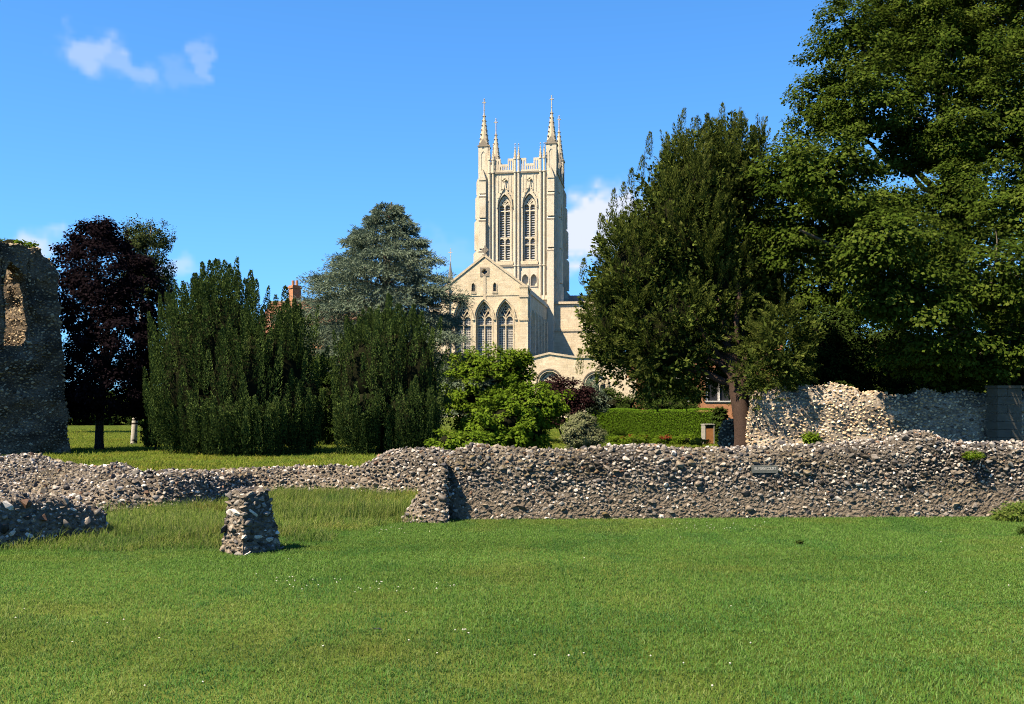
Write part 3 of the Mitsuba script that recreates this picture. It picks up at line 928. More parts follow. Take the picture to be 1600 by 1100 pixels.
# --- the sycamore
r = np.random.default_rng(14)
k = thing('sycamore', 'tall broad green sycamore filling the right side, with branches showing through gaps', 'tree')
rows = [(1335, 75, 75, 60, 0, 1.2), (1420, 30, 90, 70, 1, 1.2), (1290, 165, 55, 60, .5, 1.2), (1370, 170, 85, 70, -1.5, 1.2), (1480, 110, 90, 80, -1, 1.2), (1580, 60, 90, 90, 0, 1.2), (1560, 190, 80, 90, -2, 1.2),
        (1228, 285, 56, 62, -6.5, 1.0), (1305, 270, 68, 60, -9.5, 1.0), (1245, 375, 58, 55, -6.8, 1.0), (1385, 385, 72, 55, -10.5, 1.0), (1385, 470, 52, 45, -10, 1.0), (1430, 470, 65, 45, -10, 1.0), (1325, 385, 60, 50, -5, 1.0), (1560, 480, 55, 45, -3, 1), (1600, 330, 70, 90, -8, 1.2),
        (1540, 440, 80, 70, -9, 1.1), (1470, 540, 75, 42, -9.5, 1.0), (1580, 545, 70, 45, -9, 1.0), (1400, 555, 50, 26, -6, 1.2), (1480, 240, 50, 40, 2, 1.2), (1430, 330, 45, 30, 2.5, 1.2), (1660, 200, 90, 160, -1, 1.2), (1680, 450, 80, 120, -6, 1.2), (1470, 40, 130, 90, 4, 1), (1560, -60, 160, 90, 2, 1), (1290, 330, 60, 60, -7, 1.1), (1400, 380, 60, 60, -6, 1), (1415, 240, 50, 40, -1, 1), (1440, 215, 40, 35, -1, 1), (1500, 210, 50, 50, -3, 1), (1500, 300, 45, 45, -4, 1), (1450, 400, 50, 40, -5, 1), (1520, 350, 50, 50, -4, 1), (1370, 320, 45, 35, -4, 1), (1275, 465, 60, 60, 1, .8), (1360, 470, 60, 50, 1, .8), (1320, 400, 60, 60, 1, .8), (1490, 575, 70, 28, -8, 1), (1500, 590, 60, 22, -6, 1), (1440, 560, 50, 30, -8.5, 1)]
bl = blobs_px(rows, 37)
P, Nn, pick = blob_points(r, bl, 2900, .62, .32)
keepp = (Nn[:, 2] > -.85)
keepp &= (Nn[:, 1] < .25) | (r.random(len(P)) < .25)
P, Nn, pick = P[keepp], Nn[keepp], pick[keepp]
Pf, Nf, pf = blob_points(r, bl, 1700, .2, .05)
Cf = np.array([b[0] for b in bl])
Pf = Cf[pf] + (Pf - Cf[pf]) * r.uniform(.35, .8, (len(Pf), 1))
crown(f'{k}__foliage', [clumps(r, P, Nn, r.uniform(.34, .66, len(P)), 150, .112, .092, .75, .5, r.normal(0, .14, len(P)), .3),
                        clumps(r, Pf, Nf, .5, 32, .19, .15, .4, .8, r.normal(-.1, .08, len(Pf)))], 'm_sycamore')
tb = G(1500, 38)
tt = W(1490, 330, 39)
put(f'{k}__trunk', tube([tb + [0, 0, -.1], tb + [.0, 0, 1.5], tb + [-.1, .1, 4], W(1495, 430, 38.5), tt, W(1470, 150, 39.5), W(1460, 20, 40)], [.75, .58, .5, .45, .38, .24, .1], 14), 'm_greybark', True)
for (X0, Y0), (X1, Y1), dd, ra in [((1492, 350), (1400, 260), 36.5, .2), ((1493, 420), (1350, 400), 27.5, .16), ((1490, 340), (1570, 240), 37, .2), ((1494, 430), (1590, 430), 35, .18), ((1485, 250), (1390, 130), 38, .16),
                                   ((1478, 200), (1540, 90), 38, .15), ((1494, 450), (1400, 470), 28, .15), ((1492, 470), (1550, 540), 28.5, .14), ((1494, 380), (1250, 360), 28, .17), ((1488, 300), (1300, 180), 37, .15)]:
    put(f'{k}__limb', limb(r, W(X0, Y0, 38.7), W(X1, Y1, dd), ra, .04, .1, sag=.15, n=12), 'm_greybark', True)
tw = []
for i in r.choice(len(P), 260, replace=False):
    c = bl[pick[i]][0]
    tw.append(limb(r, c + (P[i] - c) * .15 + r.normal(size=3) * .2, P[i], .035, .012, .12, 4, 5))
put(f'{k}__twigs', cat(tw), 'm_greybark', kind='stuff')

# --- dark evergreen understorey behind the boundary wall
r = np.random.default_rng(15)
for j, (rows, lab) in enumerate([([(1300, 560, 60, 75, 0, .8), (1250, 590, 40, 45, 0, .8)], 'dark laurel bush in deep shade behind the boundary wall, nearest the yew'),
                                 ([(1400, 570, 70, 70, 0, .8)], 'dark laurel bush in deep shade under the middle of the sycamore'),
                                 ([(1500, 580, 70, 60, 0, .8), (1590, 560, 70, 80, 0, .8), (1680, 560, 60, 80, 0, .8)], 'dark laurel bush in deep shade at the right edge behind the boundary wall')]):
    k = thing('laurel_bush', lab, 'shrub', 'laurel bushes under the sycamore')
    bl = blobs_px(rows, 35.5)
    P, Nn, pick = blob_points(r, bl, 160 * len(rows), .9, .12)
    crown(f'{k}__foliage', [clumps(r, P, Nn, .35, 70, .15, .07, .5, .7)], 'm_shrub')
    put(f'{k}__stems', cat([limb(r, [c[0], c[1], -.05], c, .08, .03) for c, _ in bl]), 'm_darkbark', True)
    put(f'{k}__inner_twigs', core_mesh(bl, .82, 5), 'm_core', True)

bush('laurel_bush', 'dark evergreen bush filling the gap between the two columnar yews', [(512, 640, 26, 50, 0, 1), (505, 590, 20, 36, .5, 1)], 37, 130, 70, .12, .06, 'm_shrub', 61, .25, core=.75)
# --- the blue cedar
r = np.random.default_rng(21)
k = thing('blue_cedar', 'grey blue cedar with level tiered branches, left of the cathedral gable', 'tree')
ct = G(600, 42)
H = W(612, 312, 42)[2]
put(f'{k}__trunk', tube([ct + [0, 0, -.1], ct + [.05, 0, 4], ct + [.1, 0, 8], [W(612, 312, 42)[0], 42, H - .1]], [.42, .3, .16, .03], 10), 'm_greybark', True)
br, B, A, tone, LBs = [], [], [], [], []
zs = np.concatenate([np.linspace(1.4, 4.5, 30), np.linspace(4.6, H - .4, 76)])
low_reach = [(1.7, -.55, 6.2), (2.1, -.35, 6.0), (2.5, -.7, 5.6), (2.0, -.15, 5.8), (3.0, -.45, 5.2)]
zs = np.concatenate([zs, [q[0] for q in low_reach]])
for i, z in enumerate(zs):
    th = i * 2.399963 + r.uniform(-.3, .3)
    reach = low_reach[i - len(zs)] if i >= len(zs) - len(low_reach) else None
    th = reach[1] if reach else th
    hf = (z - 1.0) / (H - 1.0)
    Lb = np.interp(hf, [0, .15, .35, .6, .8, .93, 1], [4.6, 4.9, 4.3, 2.95, 1.6, .62, .05]) * r.choice([.7, .85, .95, 1.05, 1.15])
    Lb = reach[2] if reach else Lb
    dirh = np.array([math.cos(th), math.sin(th), 0])
    if dirh[0] > .3 and hf < .3:
        Lb *= 1.0
    if dirh[0] > .25 and .22 < hf < .8 and not reach:
        Lb *= .78
    rise = np.interp(hf, [0, .5, 1], [-.08, .02, .22]) + r.uniform(-.08, .08)
    s0 = np.array([ct[0] + .1 * hf, 42, z])
    tip = s0 + dirh * Lb + [0, 0, Lb * rise]
    n = 8
    t = np.linspace(0, 1, n)[:, None]
    pth = s0 + (tip - s0) * t + np.array([0, 0, 1]) * (.09 * Lb * np.sin(np.pi * t * .9)) + r.normal(size=(n, 3)) * .05
    br.append(tube(pth, np.linspace(.02 + .018 * Lb, .008, n), 5))
    side = np.array([-dirh[1], dirh[0], 0])
    m = int(46 * Lb + 14)
    tt = r.random(m) ** .6 * .88 + .15
    idx = np.clip(tt, 0, 1)
    base = np.stack([np.interp(idx, t[:, 0], pth[:, q]) for q in range(3)], 1)
    spread = (.6 * Lb * (1 - idx) ** .6 * idx ** .4 + .14)
    off = r.uniform(-1, 1, m)
    b = base + side * (off * spread)[:, None] + np.array([0, 0, 1]) * (r.normal(0, .05, m) - .18 * np.abs(off) * spread)[:, None]
    B.append(b)
    A.append(dirh * .8 + side * off[:, None] * .7 + np.array([0, 0, -.16]) + r.normal(size=(m, 3)) * .2)
    tone.append(r.normal(0, .08, m) + .06)
    LBs.append(np.full(m, Lb))
B, A, tone = np.vstack(B), np.vstack(A), np.concatenate(tone)
LB = np.concatenate(LBs)
n = len(B)
crown(f'{k}__foliage', [shoots(r, B, A * [1, 1, 1], np.clip(LB * .3, .22, .85) * r.uniform(.6, 1.25, n), r.uniform(.03, .06, n), 15, .15, .030, .6, tone, jit=.25)], 'm_cedar')
for q in range(0, len(br), 1):
    put(f'{k}__branch', br[q], 'm_greybark')

# --- purple beech and birch
r = np.random.default_rng(25)
k = thing('purple_beech', 'dark purple leaved beech with a straight dark trunk, beside the tall ruin', 'tree')
rows = [(165, 430, 58, 52, 0, 1.1), (145, 400, 40, 40, 0, 1.1), (172, 385, 34, 34, .5, 1.1), (140, 470, 48, 60, -.3, 1.1), (215, 470, 45, 60, .2, 1.1), (175, 530, 70, 70, -.3, 1.1), (140, 580, 45, 60, -.4, 1.1), (215, 570, 40, 65, .1, 1.1), (175, 610, 62, 42, -.4, 1.1), (150, 370, 22, 24, 0, 1), (120, 620, 22, 36, -.2, 1), (222, 625, 30, 32, .1, 1)]
bl = blobs_px(rows, 33)
P, Nn, pick = blob_points(r, bl, 620, .7, .3)
up_ = P[:, 2] > 1.25
P, Nn, pick = P[up_], Nn[up_], pick[up_]
crown(f'{k}__foliage', [clumps(r, P, Nn, r.uniform(.2, .42, len(P)), 110, .10, .075, .5, .75)], 'm_beech')
tb = G(155, 33)
put(f'{k}__trunk', tube([tb + [0, 0, -.05], tb + [0, 0, .3], tb + [.02, 0, 1.2], tb + [.2, 0, 3], W(175, 440, 33)], [.19, .145, .13, .11, .04], 10), 'm_darkbark', True)
for X, Y in [(130, 480), (210, 470), (150, 380), (200, 400), (120, 590), (220, 590)]:
    put(f'{k}__limb', limb(r, tb + [.1, 0, 1.6 + r.uniform(0, 1.6)], W(X, Y, 33 + r.uniform(-.6, .6)), .06, .012), 'm_darkbark', True)

r = np.random.default_rng(26)
k = thing('birch', 'slender birch with a white trunk and pale thin crown behind the purple beech', 'tree')
rows = [(232, 400, 34, 42, 0, 1), (238, 368, 26, 24, 0, 1), (212, 372, 22, 22, 0, 1), (250, 430, 22, 38, 0, 1), (215, 440, 30, 40, 0, 1), (262, 470, 14, 30, 0, 1)]
bl = blobs_px(rows, 38)
P, Nn, pick = blob_points(r, bl, 260, .4, .4)
crown(f'{k}__foliage', [clumps(r, P, Nn, r.uniform(.15, .34, len(P)), 75, .08, .055, .4, .9, None, .3)], 'm_birch')
tb = G(209, 37.5)
top = W(238, 352, 38)
put(f'{k}__trunk', tube([tb + [0, 0, -.05], tb + [.02, 0, .6], tb + [.05, .2, 2], W(222, 470, 37.8), W(228, 400, 38), top], [.13, .115, .10, .07, .045, .01], 10), 'm_birchbark', True)
for X, Y in [(212, 372), (250, 385), (222, 360), (256, 425), (206, 430)]:
    put(f'{k}__limb', limb(r, W(226, 430, 37.9), W(X, Y, 38), .04, .01), 'm_birchbark', True)


bush('green_maple', 'bright green leafy maple in front of the cathedral gable, upper one behind the cedar', [(770, 590, 55, 42, 0, 1), (735, 620, 45, 45, 0, 1), (800, 580, 28, 32, 0, 1), (740, 570, 26, 20, 0, 1), (812, 560, 16, 18, 0, 1)], 39, 300, 60, .12, .095, 'm_maple', 31, .3, cate='tree', core=.55, inner=.6, ragged=.36)
bush('green_maple', 'bright green leafy maple close behind the wall, left of the purple bush', [(830, 635, 44, 34, 0, 1), (790, 660, 50, 38, -.3, 1), (760, 680, 40, 25, -.5, 1), (830, 675, 30, 30, -.2, 1), (862, 630, 14, 16, -.1, 1)], 31.5, 300, 60, .105, .085, 'm_maple', 32, .26, cate='tree', core=.55, inner=.6, ragged=.36)
bush('green_maple', 'low bright green bush just behind the wall, between the round yew and the maple', [(700, 690, 26, 16, 0, 1), (740, 695, 30, 18, 0, 1)], 26, 70, 60, .09, .07, 'm_maple', 33, .2, core=.6)
bush('purple_bush', 'dark purple leaved bush below the low chapel wall', [(870, 610, 26, 20, 0, 1), (893, 622, 24, 26, -.2, 1), (862, 640, 20, 30, -.2, 1), (912, 618, 12, 14, 0, 1)], 38, 150, 60, .09, .07, 'm_purple', 34, .25, core=.6, ragged=.3)
bush('variegated_bush', 'pale cream and green variegated shrub behind the wall, left of the hedge', [(910, 672, 26, 26, 0, 1), (895, 680, 18, 20, -.1, 1), (927, 684, 16, 17, -.1, 1), (905, 655, 12, 10, 0, 1)], 27, 190, 60, .05, .03, 'm_pale', 35, .13, core=.75)
bush('conifer_shrub', 'small blue green conifer between the purple bush and the hedge', [(922, 620, 14, 24, 0, 1), (935, 628, 16, 18, 0, 1)], 39, 90, 60, .07, .03, 'm_cedar', 36, .2, core=.7)
bush('garden_shrub', 'loose green shrub showing over the left end of the clipped hedge', [(965, 632, 34, 16, 0, 1), (945, 625, 20, 18, 0, 1)], 44, 110, 70, .09, .06, 'm_shrub', 37, .25, core=.7)
bush('garden_shrub', 'low green shrub showing over the right half of the clipped hedge', [(1050, 636, 34, 12, 0, 1)], 43.5, 70, 70, .09, .06, 'm_shrub', 38, .22, core=.7)
bush('garden_shrub', 'small green shrub at the foot of the broad columnar yew, beside the birch trunk', [(243, 678, 20, 16, 0, 1)], 33, 50, 60, .09, .06, 'm_shrub', 39, .2, core=.6)
bush('ivy_shrub', 'leafy shrub at the right end of the hedge behind the litter bin', [(1126, 660, 12, 20, 0, 1), (1132, 680, 10, 18, -.2, 1)], 38.5, 70, 60, .09, .07, 'm_shrub', 40, .16, core=.6)
bush('wall_plant', 'green plant growing on top of the boundary wall beside the yew trunk', [(1232, 602, 20, 9, 0, .8)], 30.3, 40, 50, .08, .06, 'm_maple', 41, .14, core=0)
bush('wall_plant', 'grassy green tuft on the top of the boundary wall where it steps down', [(1310, 602, 18, 5, 0, .8)], 30.2, 30, 40, .08, .03, 'm_shrub', 42, .12, core=0)
bush('wall_plant', 'green weed at the foot of the sunlit part of the boundary wall', [(1266, 686, 11, 9, 0, 1)], 28.5, 30, 45, .08, .05, 'm_maple', 43, .12, core=0)
bush('wall_plant', 'small green weed growing from the top of the long flint wall near its right end', [(1520, 711, 12, 4, 0, 1)], 13.72, 30, 40, .03, .014, 'm_maple', 44, .05, core=0)
bush('distant_tree', 'sunlit green tree top showing above the tall ruin at the left edge', [(20, 390, 30, 20, 0, 1), (0, 420, 40, 40, 0, 1), (-40, 400, 40, 40, 0, 1)], 50, 130, 80, .16, .12, 'm_maple', 45, .4, cate='tree', core=.75)
bush('distant_shrub', 'dark shrubs far behind the purple beech across the lawn', [(70, 640, 40, 30, 0, 1), (150, 640, 50, 28, 1, 1), (230, 640, 40, 28, 0, 1)], 75, 150, 80, .3, .22, 'm_shrub', 46, .7, core=.8)
bush('weed_clump', 'dark green clump of weeds at the right edge of the lawn, before the wall', [(1592, 850, 14, 14, 0, 1), (1612, 845, 16, 16, 0, 1)], 11.8, 60, 40, .07, .02, 'm_shrub', 47, .09, core=0)
bush('weed_clump', 'grassy weeds at the foot of the long wall near the right edge', [(1570, 806, 14, 8, 0, 1), (1592, 800, 16, 12, 0, 1)], 13.3, 50, 40, .08, .016, 'm_long', 48, .08, core=0)
bush('weed_clump', 'tiny dark leafed weed in the mown lawn, right of centre', [(1250, 848, 4, 3, 0, 1)], 11.0, 8, 14, .03, .02, 'm_shrub', 49, .02, core=0)
bush('garden_shrub', 'tall loose shrub at the foot of the brick building, left of the yew trunk', [(1075, 612, 24, 18, 0, 1), (1050, 615, 28, 22, 0, 1), (1020, 618, 24, 18, 0, 1)], 46, 150, 70, .10, .06, 'm_shrub', 62, .28, core=.7)
bush('flower_bed', 'bright green bedding plants in front of the clipped hedge', [(960, 690, 20, 8, 0, 1), (1000, 688, 24, 8, 0, 1), (1040, 688, 20, 8, 0, 1), (1075, 688, 18, 7, 0, 1)], 37, 160, 60, .07, .035, 'm_maple', 50, .14, core=.5, cate='flower bed')
bush('red_flowers', 'patch of red flowers before the hedge, left of the litter bin', [(1040, 682, 9, 3, 0, 1)], 36.4, 12, 12, .05, .04, 'm_red', 51, .07, core=0, cate='flowers')
bush('red_flowers', 'thin scatter of red flowers at the left end of the hedge', [(990, 682, 20, 2.5, 0, 1)], 36.4, 10, 6, .05, .04, 'm_red', 52, .07, core=0, cate='flowers')
bush('yellow_flowers', 'low yellow flowers at the foot of the litter bin', [(1092, 690, 16, 4, 0, 1)], 33.5, 36, 36, .05, .035, 'm_yellow', 53, .09, core=0, cate='flowers')

# --- clipped hedge
r = np.random.default_rng(60)
k = thing('clipped_hedge', 'long clipped green hedge behind the wall, left of the litter bin', 'hedge')
h0, h1 = G(916, 41), G(1130, 39.5)
n = 46000
t = r.random(n)
side = r.random(n)
P = h0 + (h1 - h0) * t[:, None]
hz = 1.36 + .03 * np.sin(t * 9) + .015 * np.sin(t * 23 + 1)
front = side < .6
zz = np.where(front, r.random(n) * hz, hz)
yy = np.where(front, -.5 * np.minimum(1, ((hz - zz) / .12 + .5)), r.uniform(-.45, .5, n))
P = P + np.stack([0 * t, yy + r.normal(0, .018, n), zz + r.normal(0, .014, n)], 1)
Nn = np.where(front[:, None], [0, -.9, .35], [0, -.1, 1.0]) + r.normal(size=(n, 3)) * .4
D = np.where(front[:, None], [0, -.4, .9], [0, -.1, .8]) + r.normal(size=(n, 3)) * .6
sz = .042 * r.uniform(.6, 1.3, n)
v, f, uv = leaf_mesh(P, unit(D), unit(Nn), sz, sz * .5, np.clip(r.normal(.45, .2, n), 0, 1), r.random(n))
put(f'{k}__foliage', (v, f), 'm_hedge', uv=uv)
c = (h0 + h1) / 2
hb = trimesh.creation.box((np.linalg.norm(h1 - h0), .86, 1.28))
hb.apply_transform(trimesh.transformations.rotation_matrix(math.atan2(h1[1] - h0[1], h1[0] - h0[0]), [0, 0, 1]))
hb.apply_translation((c[0], c[1], .64))
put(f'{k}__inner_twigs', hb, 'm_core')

# --- litter bin
bn = G(1106, 37.5)
k = thing('litter_bin', 'small wooden litter bin with grey frame beside the hedge', 'litter bin')
rot = trimesh.transformations.rotation_matrix(math.radians(12), [0, 0, 1])


def binpart(name, parts, mat):
    m = cat(parts)
    m.apply_transform(rot)
    m.apply_translation(bn)
    put(f'{k}__{name}', m, mat)


binpart('door', [bx(-.165, .165, -.165, -.145, .08, .66)], 'm_binwood')
binpart('opening', [bx(-.165, .165, -.15, -.14, .67, .79)], 'm_black')
binpart('frame', [bx(-.2, -.168, -.18, .18, 0, .80), bx(.168, .2, -.18, .18, 0, .80)], 'm_binmetal')
binpart('lid', [bx(-.215, .215, -.195, .195, .803, .84)], 'm_binmetal')
for i in range(4):
    binpart('slat', [bx(.202, .215, -.16 + i * .085, -.085 + i * .085, .08, .78)], 'm_binwood')
binpart('back_panel', [bx(-.165, .165, .15, .17, .05, .79)], 'm_binwood')

# --- small things on the lawn
r = np.random.default_rng(70)
V, Fc, n0 = [], [], 0
spots = [(r.uniform(430, 560), r.uniform(905, 925)) for _ in range(14)] + [(r.uniform(540, 720), r.uniform(912, 930)) for _ in range(16)] + [(r.uniform(570, 640), r.uniform(826, 836)) for _ in range(7)] + \
        [(r.uniform(1000, 1200), r.uniform(818, 830)) for _ in range(26)] + [(r.uniform(700, 740), r.uniform(980, 995)) for _ in range(4)] + [(r.uniform(0, 1600), r.uniform(830, 1080)) for _ in range(34)]
for X, Y in spots:
    p = G(X, EYE * F / (Y - HOR)) + [0, 0, .027]
    ring = np.array([[math.cos(a), math.sin(a), 0] for a in np.linspace(0, 2 * math.pi, 7)[:-1]]) * r.uniform(.005, .008)
    V.append(np.vstack([ring + p, [p + [0, 0, .004]], [p + [0, 0, -.012]]]))
    Fc.append(np.array([[i, (i + 1) % 6, 6] for i in range(6)] + [[(i + 1) % 6, i, 7] for i in range(0, 6, 3)]) + n0)
    n0 += 8
put('daisies', (np.vstack(V), np.vstack(Fc)), 'm_daisy')
tag('daisies', 'tiny white daisies scattered through the mown lawn', 'flowers', kind='stuff')
fp = G(588, EYE * F / (992 - HOR)) + [0, 0, .004]
k = thing('feather', 'small black feather lying on the mown lawn, left of centre', 'feather')
vane = []
for i in range(11):
    t = i / 10
    for s in (-1, 1):
        b = np.array([-.035 + .08 * t, 0, .034 + .008 * math.sin(t * 3)])
        vane.append(trimesh.Trimesh([b, b + [.012, 0, 0], b + [.016, s * .012 * math.sin(math.pi * (t * .85 + .1)), .003], b + [.006, s * .012 * math.sin(math.pi * (t * .85 + .1)), .003]], [[0, 1, 2], [0, 2, 3]], process=False))
rt = trimesh.transformations.rotation_matrix(-.6, [0, 0, 1])
for nm, mm in (('vane', cat(vane)), ('quill', tube([[-.06, 0, .03], [0, 0, .036], [.05, 0, .038]], [.0018, .0016, .0008], 5))):
    mm.apply_transform(rt)
    mm.apply_translation(fp)
    put(f'{k}__{nm}', mm, 'm_black')

# ------------------------------------------------------------------ cathedral
CB = math.radians(9)
CO = np.array([.72, 138.0, 0])
CT = trimesh.transformations.rotation_matrix(-CB, [0, 0, 1])
CT[:3, 3] = CO
CATH = thing('cathedral', 'cream limestone cathedral with a tall pinnacled tower and a gabled choir', 'cathedral')


def cpart(name, mesh, mat, smooth=False, kind=None, label=None):
    m = mesh if isinstance(mesh, trimesh.Trimesh) else cat(mesh)
    m = m.copy()
    m.apply_transform(CT)
    return put(f'{CATH}__{name}', m, mat, smooth, kind=kind, label=label)


def man(m):
    return m3.Manifold(m3.Mesh(np.asarray(m.vertices, np.float32), np.asarray(m.faces, np.uint32)))


def tri(mf):
    mm = mf.to_mesh()
    return trimesh.Trimesh(np.array(mm.vert_properties[:, :3], float), np.array(mm.tri_verts), process=False)


def ext(poly, a0, a1):
    """a polygon in (u, z) made solid between depths a0 and a1 (a grows away from the viewer)"""
    ms = []
    for g in getattr(poly, 'geoms', [poly]):
        if g.is_empty or g.geom_type != 'Polygon':
            continue
        m = trimesh.creation.extrude_polygon(g, a1 - a0, engine='earcut')
        v = np.array(m.vertices)
        ms.append(trimesh.Trimesh(np.stack([v[:, 0], a1 - v[:, 2], v[:, 1]], 1), m.faces, process=False))
    return cat(ms)


def arch(c, w, z0, spring, apex, n=14):
    """a pointed arch outline"""
    h, hw = apex - spring, w / 2
    R = (hw * hw + h * h) / (2 * hw)
    top = math.asin(min(1, h / R))
    right = [(c + hw - R + R * math.cos(t), spring + R * math.sin(t)) for t in np.linspace(0, top, n)]
    left = [(2 * c - x, z) for x, z in right[::-1]]
    return Polygon([(c - hw, z0), (c + hw, z0)] + right + left[1:])


def ring(poly, out, inn=0.0):
    a = poly.buffer(out, join_style=2, mitre_limit=3)
    b = poly if not inn else poly.buffer(-inn)
    return a.difference(b)


def bar(pts, w):
    return LineString(pts).buffer(w / 2, cap_style=2, join_style=2)


def tracery(c, w, z0, spring, apex, lights, bw, transom=None):
    """mullions, light heads and the crossing bars of the window head"""
    A = arch(c, w, z0, spring, apex)
    lw = w / lights
    parts = [ring(A.buffer(-bw * .9), bw * .9)]
    hs = spring - .12 * w
    for i in range(1, lights):
        parts.append(bar([(c - w / 2 + i * lw, z0), (c - w / 2 + i * lw, hs + lw * .8)], bw))
    for i in range(lights):
        x = c - w / 2 + (i + .5) * lw
        parts.append(ring(arch(x, lw - bw * .6, hs - lw * .3, hs, hs + lw * .78), bw * .8))
        if transom:
            parts.append(ring(arch(x, lw - bw * .6, transom - lw * 1.1, transom - lw * .75, transom - .06), bw * .6))
    if transom:
        parts.append(bar([(c - w / 2, transom), (c + w / 2, transom)], bw * 1.2))
    h = apex - hs
    for s in (-1, 1):
        parts.append(bar([(c, hs + lw * .75), (c + s * w * .22, hs + h * .62), (c, hs + h * .86)], bw * .8))
        parts.append(bar([(c + s * w * .5, hs + h * .2), (c + s * w * .22, hs + h * .62), (c + s * w * .05, hs + h * .95)], bw * .8))
        parts.append(bar([(c + s * w * .25, hs + lw * .75), (c + s * w * .36, hs + h * .5)], bw * .8))
        parts.append(Point(c + s * w * .27, hs + h * .33).buffer(w * .085).difference(Point(c + s * w * .27, hs + h * .33).buffer(w * .045)))
    parts.append(Point(c, hs + h * .62).buffer(w * .12).difference(Point(c, hs + h * .62).buffer(w * .07)))
    full = unary_union(parts).intersection(A)
    # the lower frame sides of the light heads run on down as plain reveals
    return full, A


# --- tower
HWT = 5.65
body = man(bx(-HWT, HWT, 0, 11.3, 0, 35))
wins = [(-1.81, 0), (1.81, 0)]
for c, _ in wins:
    body = body - man(ext(arch(c, 1.95, 22.2, 30.0, 31.9), -.5, .75))
    for s in (-1, 1):
        body = body - man(ext(arch(c + s * .62, .9, 18.6, 19.6, 20.3), -.5, .45))
# north face windows
for a_ in (3.8, 7.5):
    nb = ext(arch(a_, 1.9, 22.2, 30, 31.8), -.6, .7)
    v = np.array(nb.vertices)
    nb = trimesh.Trimesh(np.stack([HWT - v[:, 1], v[:, 0], v[:, 2]], 1), nb.faces, process=False)
    nb.fix_normals()
    body = body - man(nb)
cpart('tower', tri(body), 'm_limestone')
for c, _ in wins:
    k0 = cpart('tower_window', ext(ring(arch(c, 1.95, 22.2, 30.0, 31.9), .16), -.10, .02), 'm_limestone')
    w0 = k0[len(CATH) + 2:]
    A_ = arch(c, 1.95, 22.2, 30.0, 31.9)
    full, _ = tracery(c, 1.78, 22.3, 30.0, 31.75, 2, .17, 25.6)
    cpart(f'{w0}__tracery', ext(full, .25, .42), 'm_limestone')
    sl = []
    for z in np.arange(22.5, 31.4, .34):
        b = bx(c - .86, c + .86, -.16, .16, -.02, .02)
        b.apply_transform(trimesh.transformations.rotation_matrix(.7, [1, 0, 0]))
        b.apply_translation((0, .56, z))
        sl.append(b)
    cpart(f'{w0}__louvre', sl, 'm_louvre', kind='stuff')
    hood = unary_union([bar([(c - 1.1, 29.9), (c - 1.0, 31.0), (c - .55, 31.95), (c - .15, 32.7), (c, 33.9)], .16), bar([(c + 1.1, 29.9), (c + 1.0, 31.0), (c + .55, 31.95), (c + .15, 32.7), (c, 33.9)], .16)])
    cpart(f'{w0}__hood_mould', ext(hood, -.2, .02), 'm_limestone')
    fin = [trimesh.creation.icosphere(1, .17).apply_transform(trimesh.transformations.translation_matrix((c, -.12, z))) for z in (33.7, 34.1)] + [trimesh.creation.icosphere(1, .15).apply_transform(trimesh.transformations.translation_matrix((c + s * .24, -.12, 33.9))) for s in (-1, 1)]
    for s in (-1, 1):
        for (du, zz) in ((.95, 31.35), (.62, 32.0), (.34, 32.6)):
            fin.append(trimesh.creation.icosphere(1, .10).apply_transform(trimesh.transformations.translation_matrix((c + s * du, -.2, zz))))
    cpart(f'{w0}__finial', fin, 'm_trim', True)
    sill = ext(Polygon([(c - 1.25, 21.7), (c + 1.25, 21.7), (c + 1.25, 22.15), (c - 1.25, 22.15)]), -.14, .02)
    cpart(f'{w0}__sill', sill, 'm_oldstone')
    # blind panels over the window and shoulders beside it
    for s in (-1, 1):
        for du in (.55, .95, 1.35):
            cpart('panel_rib', ext(bar([(c + s * du, 32.7 - .5 * du), (c + s * du, 34.6)], .09), -.07, .02), 'm_limestone')
        cpart('niche', ext(ring(arch(c + s * .62, .9, 18.6, 19.6, 20.3), .12), -.10, .02), 'm_limestone')
# shafts and their pinnacles


def pinnacle(u, a, z, w, h):
    ms = [trimesh.creation.cone(w * .5, h, sections=6).apply_transform(trimesh.transformations.translation_matrix((u, a, z)))]
    for kk in range(4):
        zz = z + h * (.12 + .2 * kk)
        rr = w * .5 * (1 - (.12 + .2 * kk)) + .03
        for s in range(4):
            t = s * math.pi / 2 + math.pi / 4
            ms.append(trimesh.creation.icosphere(0, .09 * max(.6, w)).apply_transform(trimesh.transformations.translation_matrix((u + rr * math.cos(t), a + rr * math.sin(t), zz))))
    ms.append(trimesh.creation.icosphere(1, .10).apply_transform(trimesh.transformations.translation_matrix((u, a, z + h))))
    return cat(ms)


SH = [-4.0, -3.45, -.26, .26, 3.42, 3.95]
for u in SH:
    s = trimesh.creation.cylinder(.17, 20.4, sections=10).apply_transform(trimesh.transformations.translation_matrix((u, -.13, 16.6 + 10.2)))
    bands = [trimesh.creation.cylinder(.25, .16, sections=10).apply_transform(trimesh.transformations.translation_matrix((u, -.13, z))) for z in (21.55, 35.0, 36.9)]
    kk = cpart('shaft', [s] + bands, 'm_limestone', 30)
    cpart(kk[len(CATH) + 2:] + '__pinnacle', pinnacle(u, -.13, 36.98, .46, 2.0), 'm_trim')
for (a, b) in ((-4.2, -.5), (.5, 4.2)):
    pass
cpart('string_course', [bx(-4.15, 4.15, -.16, .01, 34.85, 35.08), bx(-4.15, 4.15, -.14, .01, 21.42, 21.66), bx(HWT - .01, HWT + .14, .5, 10.8, 34.85, 35.08)], 'm_weathered')
# parapet: battlements with pierced panels


